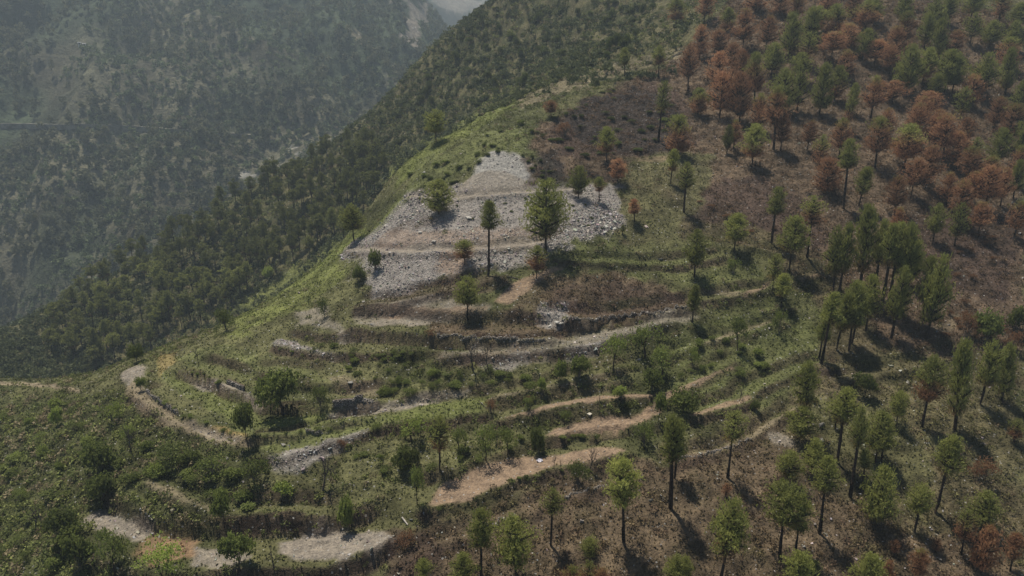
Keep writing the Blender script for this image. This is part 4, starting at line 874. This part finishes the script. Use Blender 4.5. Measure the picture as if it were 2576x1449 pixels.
stuff_tufts('grass_tufts', P_, r, (.2, .5), (.12, .34), 4, gc, M_stuff, 'short dry and green grass tufts over the hillside', 'grass')
# low leafy scrub, thicker on the left flank, banks and behind the crest
P_, r = candidates(36000, 12, far=True)
bare = N.look(BARE, P_[:, 0], P_[:, 1]); den = fbm(P_[:, 0], P_[:, 1], 9, 3, 33); fw = N.look(far_w, P_[:, 0], P_[:, 1]); burn = N.look(CLS['burn']+CLS['litter']+CLS['char'], P_[:, 0], P_[:, 1]); lush = N.look(CLS['grass']+CLS['olive'], P_[:, 0], P_[:, 1])
u, v, d = project(P_); left = sstep(700, 200, u)*sstep(950, 1050, v)
keep = r.uniform(0, 1, len(P_)) < (1-bare)*np.clip(.15+2.2*(den-.42)+.9*left+.2*fw-.3*lush+.40*burn+.9*N.look(RISER, P_[:, 0], P_[:, 1]), 0.02, 1)*(1-.97*N.look(TREAD, P_[:, 0], P_[:, 1]))*(1-.8*N.look(CLS['lush'], P_[:, 0], P_[:, 1]))*(1-.93*N.look(FIELD, P_[:, 0], P_[:, 1])); P_ = P_[keep]; burn = burn[keep]; fw = fw[keep]; d = d[keep]
def scrub_mesh(name, P_, r, base_c, S, nl, label, cat):
    n = len(P_); off = r.normal(size=(n, nl, 3)); off /= np.linalg.norm(off, axis=2)[..., None]; off[..., 2] = np.abs(off[..., 2])
    C = P_[:, None]+off*S[:, None, None]*np.array((.95, .95, .9))*r.uniform(.5, 1, (n, nl, 1)); C = C.reshape(-1, 3)
    Ls = np.repeat(S, nl)*.40; V, F, own = blades(C, off.reshape(-1, 3)*.5, Ls, Ls*.75, r, 1, .7)
    cc = np.repeat(base_c, nl, 0)*r.uniform(.55, 1.6, n*nl)[:, None]
    tag(link(name, mesh_np(name, V, F, M_stuff, False, np.clip(cc, .008, .5)[own])), label, cat, kind='stuff')
left = left[keep]; S = r.uniform(.3, .95, len(P_))*(1+1.2*fw+.5*left)
t_ = r.uniform(0, 1, (len(P_), 1)); bc = np.array((.10,.118,.042))*(1-t_)+np.array((.20,.215,.070))*t_
bt = np.where(r.uniform(0, 1, (len(P_), 1)) < .22, np.array([[.22,.18,.11]]), bc); bc = bt*(1-burn[:, None]*.85)+np.array((.17,.105,.075))*burn[:, None]*.85
bc = bc*(1+.3*left[:, None]); scrub_mesh('undergrowth', P_, r, bc, S, 27, 'low leafy undergrowth spread over banks and slopes', 'undergrowth')
# stones
def stone_mesh(name, P_, S, colr, r, label, cat, parent=None, flat=.45):
    n = len(P_); cube = np.array([(x, y, z) for z in (-1, 1) for y in (-1, 1) for x in (-1, 1)], float)
    Fq = np.array([(0,2,3,1),(4,5,7,6),(0,1,5,4),(2,6,7,3),(0,4,6,2),(1,3,7,5)])
    V = cube[None]*r.uniform(.55, 1.1, (n, 8, 1))*np.stack([r.uniform(.7, 1.5, n), r.uniform(.6, 1.1, n), r.uniform(flat*.6, flat*1.4, n)], -1)[:, None]*S[:, None, None]
    a, b, g = r.uniform(0, 6.28, n), r.normal(0, .45, n), r.normal(0, .45, n)
    ca, sa = np.cos(a)[:, None], np.sin(a)[:, None]; cb, sb = np.cos(b)[:, None], np.sin(b)[:, None]; cg, sg = np.cos(g)[:, None], np.sin(g)[:, None]
    x, y, z = V[..., 0], V[..., 1], V[..., 2]; y, z = y*cb-z*sb, y*sb+z*cb; x, z = x*cg+z*sg, -x*sg+z*cg; x, y = x*ca-y*sa, x*sa+y*ca
    V = np.stack([x, y, z], -1)+P_[:, None]; F = (Fq[None]+np.arange(n)[:, None, None]*8).reshape(-1, 4)
    me = mesh_np(name, V.reshape(-1, 3), F, M_stone, False, np.repeat(colr, 8, 0)); o = link(name, me, parent)
    return tag(o, label, cat, kind='stuff')
P_, r = candidates(150000, 13)
x = r.uniform(-62, 42, 90000); y = r.uniform(130, 212, 90000); ok = N.look(STONY, x, y) > .4; P_ = np.concatenate([P_, np.stack([x, y, N.h(x, y)], -1)[ok]])
sv = N.look(STONY, P_[:, 0], P_[:, 1]); bare = N.look(BARE, P_[:, 0], P_[:, 1]); lit = N.look(CLS['litter']+CLS['olive'], P_[:, 0], P_[:, 1])
pt = fbm(P_[:, 0], P_[:, 1], 9, 3, 36); keep = r.uniform(0, 1, len(P_)) < np.clip(sv*np.clip(.35+2.2*(pt-.3), .2, 1)+.012+.03*lit, 0, 1); P_ = P_[keep]; pt = pt[keep]; n = len(P_)
S = np.clip(.07*r.pareto(2.4, n)+.09, .09, .38)*(.7+1.2*np.clip(pt-.35, 0, .5)); k = r.uniform(.55, 1.7, (n, 1)); col = np.array((.27,.245,.225))*k*np.array(1+r.normal(0, .06, (n, 3))); col = np.where(r.uniform(0, 1, (n, 1)) < .02, .42, col)
stone_mesh('scree_stones', P_+np.array((0, 0, .03)), S, np.clip(col, .04, .6), r, 'loose grey flat stones of the scree and banks', 'stones')

# ------------------------------------------------------------------ boulders, walls, odds and ends
def boulder(u, v, wpx, label, bright=1., flat=.5):
    p = ground_at(u, v); d = project(p)[2]; R = wpx*d/FPX*.5; r = np.random.default_rng(int(u*7+v)); import bmesh
    bm = bmesh.new(); bmesh.ops.create_icosphere(bm, subdivisions=2, radius=1.0)
    for q in bm.verts:
        f = 1+.28*math.sin(q.co.x*4+u)+.2*math.sin(q.co.y*5+v)+r.normal(0, .06); q.co = Vector((q.co.x*f, q.co.y*f*.8, q.co.z*f*flat))*R
    me = bpy.data.meshes.new('boulder'); bm.to_mesh(me); bm.free(); cc = np.ones((len(me.vertices), 4), np.float32); cc[:, :3] = np.array((.30,.285,.265))*bright
    at = me.color_attributes.new('Col', 'FLOAT_COLOR', 'POINT'); at.data.foreach_set('color', cc.ravel()); me.materials.append(M_rock)
    tag(link('boulder', me, None, (p[0], p[1], p[2]+R*flat*.35), None, r.uniform(0, 6)), label, 'boulder')
M_rock, nt_, b_ = new_mat('boulder_rock', .75, .3)
at_ = nt_.nodes.new('ShaderNodeAttribute'); at_.attribute_name = 'Col'; g_ = nt_.nodes.new('ShaderNodeNewGeometry')
nt_.links.new(mixc(nt_, 1., at_.outputs['Color'], ramp(nt_, noise_node(nt_, g_.outputs['Position'], 4, 5), [(.3, (.55,.55,.55)), (.7, (1.4,1.38,1.32))]), 'MULTIPLY'), b_.inputs['Base Color'])
for a in [(1179,552,16,'pale flat boulder on the scree between the round pine and the big pine',1.5,.4),(1057,588,13,'pale tilted slab on the red part of the scree',1.4,.4),(1092,615,10,'small pale rock on the lower scree ledge',1.3),(1176,700,10,'pale rock at the foot of the scree',1.3),(2066,1075,14,'dark rounded boulder on the grass, upper of two',.55,.8),(2066,1113,16,'grey flat-topped boulder on the grass, lower of two',.9,.6),(883,963,18,'pale flat slab on the field above the stone wall',.8,.2),(1400,812,16,'pale outcrop rock below the burnt brush',1.5,.45),(1385,822,13,'white outcrop rock, left of the pale cluster',1.6,.45),(1412,828,12,'pale outcrop rock, lowest of the cluster',1.4,.45),(1500,820,8,'single cream rock on the gravel terrace',1.2,.7),(2352,1140,7,'small pale rock on the lower grass',1.2,.6),(1230,672,12,'pale rock beside the long forked trunk',1.4,.5),(1195,658,11,'grey rock right of the small half-scorched pine',1.2,.5)]: boulder(*a)
def stone_wall(pl, hgt, label, rubble=False, lean=.12, size=.13):
    d = densify(pl, 5); P0 = N.cast(d[:, 0], d[:, 1]); P0 = P0[~np.isnan(P0[:, 0])]; r = np.random.default_rng(int(pl[0][0]+pl[0][1])); pts = []; seg = []
    L = np.concatenate([[0], np.cumsum(np.linalg.norm(np.diff(P0[:, :2], axis=0), axis=1))])
    o = P0[0].copy(); root = link('dry_stone_wall', None, None, o)
    xs = np.arange(0, L[-1], size*1.7); rows = max(2, int(hgt/(size*.95)))
    for k in range(rows):
        for x in xs+r.uniform(-.1, .1)*size:
            q = np.array([np.interp(x, L, P0[:, i]) for i in range(3)]); h = hgt*(.25+1.0*vnoise(np.array([x/1.6]), np.array([3.1]))[0]) if hgt < 1 else hgt*(.9+.12*vnoise(np.array([x/1.5]), np.array([3.1]))[0])
            if k*size*.95 > h or (hgt < 1 and r.uniform() < .22): continue
            q[2] += k*size*.95-.1; q[1] += k*lean*size+r.uniform(-.1, .1); q[0] += r.uniform(-.12, .12); pts.append(q-o)
    if rubble:
        for _ in range(160):
            q = P0[-1]+np.array((abs(r.normal(0, 1.5)), r.normal(0, .7), 0)); q[2] = N.h(q[0], q[1])+max(0, .5-abs(q[0]-P0[-1][0])*.2)*r.uniform(0, 1); pts.append(q-o)
    pts = np.array(pts); n = len(pts); col = np.array((.24,.215,.19))*r.uniform(.5, 1.5, (n, 1))
    s_ = stone_mesh('stones', pts, np.full(n, size*.75)*r.uniform(.75, 1.25, n), np.clip(col, .03, .5), r, None, None, root, .75)
    V = []; Fq = []
    for q in P0-o:
        for dy, dz in ((.1, -.5), (.1+lean*hgt, hgt*(.8 if hgt > 1 else .15)), (.7, hgt*(.8 if hgt > 1 else .15)), (.7, -.5)): V.append((q[0], q[1]+dy, q[2]+dz))
    for i in range(len(P0)-1):
        for k in range(4): k2 = (k+1) % 4; Fq.append((i*4+k, i*4+k2, i*4+4+k2, i*4+4+k))
    link('earth_core', mesh_np('earth_core', V, Fq, M_earth), root)
    tag(root, label, 'stone wall')
M_earth, nt_, b_ = new_mat('wall_earth', .95, .1); g_ = nt_.nodes.new('ShaderNodeNewGeometry')
nt_.links.new(ramp(nt_, noise_node(nt_, g_.outputs['Position'], 2, 5), [(.3, (.05,.04,.03)), (.7, (.15,.115,.08))]), b_.inputs['Base Color'])
stone_wall([(839,1034),(870,1028),(912,1020)], 1.6, 'tall dry stone wall with a collapsed end of rubble on the field', True)
stone_wall([(572,968),(590,974),(614,986)], 1.2, 'short dry stone wall set in the field bank left of the big tree')
stone_wall([(772,1094),(800,1098),(825,1092)], .8, 'low stone wall along the green terrace lip')
stone_wall([(1430,806),(1500,810),(1560,804),(1650,790),(1742,772)], .7, 'long low dark stone wall above the pale gravel terrace')
stone_wall([(1100,852),(1200,856),(1290,860),(1372,860)], .8, 'dark stone wall below the gravel terrace with the round-headed pine')
stone_wall([(1420,1256),(1470,1238),(1525,1226)], .6, 'low stone wall on the brown slope left of the bright green pine')
stone_wall([(1700,1160),(1760,1150),(1830,1130),(1890,1108)], .5, 'low stone edging along the narrow path')
stone_wall([(1190,1346),(1250,1320),(1300,1305)], .5, 'broken low stone wall left of the sparse olive pine')
stone_wall([(1625,160),(1660,158),(1690,148),(1720,132)], .9, 'low stone wall high on the crest path')
stone_wall([(370,990),(410,1022),(450,1046)], .9, 'stone wall under bushes beside the terrace road')
def beam(u0, v0, u1, v1, rad, mat, name, label, cat, lift=.08):
    a, b = ground_at(u0, v0), ground_at(u1, v1); m_ = (a+b)/2; z = np.array((0, 0, lift))
    V, Fq = tube_np([a+z-m_, (a+b)/2+z-m_+np.array((0, 0, .02)), b+z-m_], [rad*1.1, rad, rad*.85], 6); V = list(V); n = len(V); V += [np.mean(V[:6], 0), np.mean(V[-6:], 0)]
    Fq = list(Fq)+[(n, (k+1) % 6, k, n) for k in range(0)]
    tag(link(name, mesh_np(name, V, Fq, mat), None, m_), label, cat)
M_pale = bark('weathered_plank', (.35,.32,.28), (.55,.5,.45))
beam(1012,1311,1026,1327,.13,M_pale,'wooden_plank','pale weathered plank lying on the brown slope','plank')
beam(1272,700,1303,704,.17,M_dead,'fallen_log','dark fallen log lying on the terrace near the dirt ramp','log',.12)
beam(1205,1012,1225,1030,.07,M_dead,'fallen_branch','fallen grey branch beside the red-brown burnt brush','branch')
def plastic():
    p = ground_at(1358, 1160); r = np.random.default_rng(5); gx = np.linspace(-.55, .55, 9); V = []; Fq = []
    for j, y in enumerate(np.linspace(-.4, .4, 7)):
        for i, x in enumerate(gx): V.append((x+r.normal(0, .05), y+r.normal(0, .05), .14+.16*math.sin(x*7+y*3)+r.normal(0, .06)))
    for j in range(6):
        for i in range(8): Fq.append((j*9+i, j*9+i+1, j*9+i+10, j*9+i+9))
    m, nt, b = new_mat('white_plastic', .4, .5); b.inputs['Base Color'].default_value = (.62, .60, .66, 1)
    o = link('plastic_sheet', mesh_np('plastic_sheet', V, Fq, m), None, p); md = o.modifiers.new('thickness', 'SOLIDIFY'); md.thickness = .02
    tag(o, 'crumpled white plastic sheet lying on the long dirt terrace', 'plastic sheet')
plastic()

# ------------------------------------------------------------------ far side: woods, road, house
def far_points(n, seed, umin=-40, umax=1300, vmin=-60, vmax=900):
    r = np.random.default_rng(seed); x = r.uniform(-640, 320, n*4); y = r.uniform(440, 1700, n*4); P_ = np.stack([x, y, Fd.h(x, y)], -1); u, v, d = project(P_)
    sil = np.interp(u, [0,230,480,640,850,1000,1100,1230], [860,740,590,500,380,250,130,20])
    ok = (u > umin) & (u < umax) & (v > vmin) & (v < np.minimum(vmax, sil+25)) & (r.uniform(0, 1, len(x)) < (600/d)**1.0)
    return P_[ok][:n], r
def far_wood(name, P_, r, Hs, Rs, nq, dark, light, label, z0=.35, q=.42):
    n = len(P_); off = r.normal(size=(n, nq, 3)); off /= np.linalg.norm(off, axis=2)[..., None]; off *= r.uniform(.5, 1, (n, nq, 1))
    C = P_[:, None]+off*np.stack([Rs, Rs, Hs*(1-z0)*.5], -1)[:, None]+np.stack([0*Hs, 0*Hs, Hs*(z0+(1-z0)*.5)], -1)[:, None]
    L = np.repeat(Rs*q*2, nq); V, F, own = blades(C.reshape(-1, 3), off.reshape(-1, 3)*.4+np.array((0, 0, .3)), L, L*.8, r, 1, .6)
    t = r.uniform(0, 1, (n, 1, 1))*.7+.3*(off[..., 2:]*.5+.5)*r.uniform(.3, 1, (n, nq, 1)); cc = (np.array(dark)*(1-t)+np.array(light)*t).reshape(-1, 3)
    tag(link(name, mesh_np(name, V, F, M_stuff, False, cc[own])), label, 'forest', kind='stuff')
P_, r = far_points(3600, 21); n = len(P_); keep = (fbm(P_[:, 0], P_[:, 1], 90, 3, 91) > .38) & (Fd.look(FST, P_[:, 0], P_[:, 1]) < .3); P_ = P_[keep]; n = len(P_)
far_wood('far_pine_wood', P_, r, r.uniform(8, 17, n), r.uniform(2.2, 4.0, n), 42, (.075,.082,.046), (.18,.175,.095), 'hazy pine wood on the mountainside across the valley')
P_, r = far_points(9000, 22); keep = (fbm(P_[:, 0], P_[:, 1], 120, 3, 99) > .40) & (Fd.look(FST, P_[:, 0], P_[:, 1]) < .3); P_ = P_[keep]; n = len(P_)
far_wood('far_broadleaf_wood', P_, r, r.uniform(2.5, 7, n), r.uniform(1.6, 3.6, n), 20, (.065,.085,.046), (.18,.215,.10), 'hazy green broadleaf scrub on the mountainside across the valley', .0)
# undergrowth of the back spur, between its pines
r = np.random.default_rng(23); x = r.uniform(-330, 130, 40000); y = r.uniform(205, 470, 40000); P_ = np.stack([x, y, N.h(x, y)], -1); u, v, d = project(P_)
ok = (N.look(far_w, x, y) > .35) & (u > -40) & (u < 1750) & (v > -40) & (v < 960) & (r.uniform(0, 1, len(x)) < .25+1.5*(fbm(x, y, 30, 3, 34)-.38)); P_ = P_[ok][:7500]; n = len(P_)
q_ = scatter_px([(-40,820),(110,850),(250,905),(340,925),(215,965),(-40,948)], 420, 77, 4); e_ = N.cast([a for a, b in q_], [b for a, b in q_], d0=190); e_ = e_[~np.isnan(e_[:, 0])]; P_ = np.concatenate([P_, e_]); n = len(P_)
far_wood('spur_undergrowth', P_, r, r.uniform(.8, 3.2, n), r.uniform(.8, 2.3, n), 26, (.055,.070,.034), (.15,.165,.072), 'mixed green undergrowth on the back spur below the pines', .0, .30)
def far_road(pl, wd, label, F=Fd, **k):
    d = densify(pl, 8); P0 = F.cast(d[:, 0], d[:, 1], **k); P0 = P0[~np.isnan(P0[:, 0])]; V = []; Fq = []
    for i in range(1, len(P0)):
        if np.linalg.norm(P0[i]-P0[i-1]) > 40: P0[i] = P0[i-1]+(P0[i]-P0[i-1])*.2
    zz = np.convolve(np.pad(P0[:, 2], 4, mode='edge'), np.ones(9)/9, 'valid')
    for i in range(len(P0)):
        t = P0[min(i+1, len(P0)-1)]-P0[max(i-1, 0)]; nn = np.array((-t[1], t[0], 0)); nn = nn/max(np.linalg.norm(nn), 1e-6)*wd*.5
        for s_, dz in ((-1, -4), (-1, 2.4), (1, 2.4), (1, -4)): V.append((P0[i, 0]+nn[0]*s_, P0[i, 1]+nn[1]*s_, zz[i]+dz))
    for i in range(len(P0)-1):
        for q in range(3): Fq.append((i*4+q, i*4+q+1, i*4+5+q, i*4+4+q))
    tag(link('road', mesh_np('road', V, Fq, M_road)), label, 'road', kind='structure')
M_road, nt_, b_ = new_mat('road_dust', .95, .1); g_ = nt_.nodes.new('ShaderNodeNewGeometry')
nt_.links.new(ramp(nt_, noise_node(nt_, g_.outputs['Position'], .15, 5), [(.35, (.10,.09,.07)), (.65, (.27,.25,.21))]), b_.inputs['Base Color'])
far_road([(0,319),(100,320),(200,322),(330,325),(420,330),(500,336),(570,342),(650,348)], 5, 'thin pale road cut across the far mountainside', d0=420, d1=1200, step=1.5)
def house(u, v, sx, sy, h, label, roofc):
    p = ground_at(u, v, Fd, d0=420, d1=1300, step=1.5); root = link('house', None, None, p+np.array((0, 0, 1.5)), None, .4)
    def box(x0, x1, y0, y1, z0, z1):
        V = [(x, y, z) for z in (z0, z1) for y in (y0, y1) for x in (x0, x1)]; return V, [(0,2,3,1),(4,5,7,6),(0,1,5,4),(2,6,7,3),(0,4,6,2),(1,3,7,5)]
    link('wall', mesh_np('wall', *box(-sx, sx, -sy, sy, -5, h), M_wallw), root)
    link('roof', mesh_np('roof', [(-sx-.3,-sy-.3,h),(sx+.3,-sy-.3,h),(sx+.3,0,h+.8),(-sx-.3,0,h+.8),(-sx-.3,sy+.3,h),(sx+.3,sy+.3,h),(-sx-.3,-sy-.3,h-.15),(sx+.3,-sy-.3,h-.15)], [(0,1,2,3),(3,2,5,4),(6,7,1,0)], roofc), root)
    d_ = link('door', mesh_np('door', *box(-.5, .5, -sy-.08, -sy+.02, 0, 2), M_dead), root)
    for x in (-sx*.6, sx*.6): link('window', mesh_np('window', *box(x-.5, x+.5, -sy-.07, -sy+.02, 1, 2), M_dead), root)
    tag(root, label, 'house')
M_wallw = bark('lime_wall', (.5,.48,.45), (.65,.63,.6)); M_tin = bark('tin_roof', (.32,.32,.32), (.45,.45,.45)); M_slate = bark('slate_roof', (.3,.31,.33), (.42,.43,.45))
house(213,119,1.5,1.2,1.8,'tiny white tin-roofed house alone on the far mountainside',M_tin)
house(201,117,1.4,1.1,1.6,'tiny grey-roofed house beside the white one on the far mountainside',M_slate)
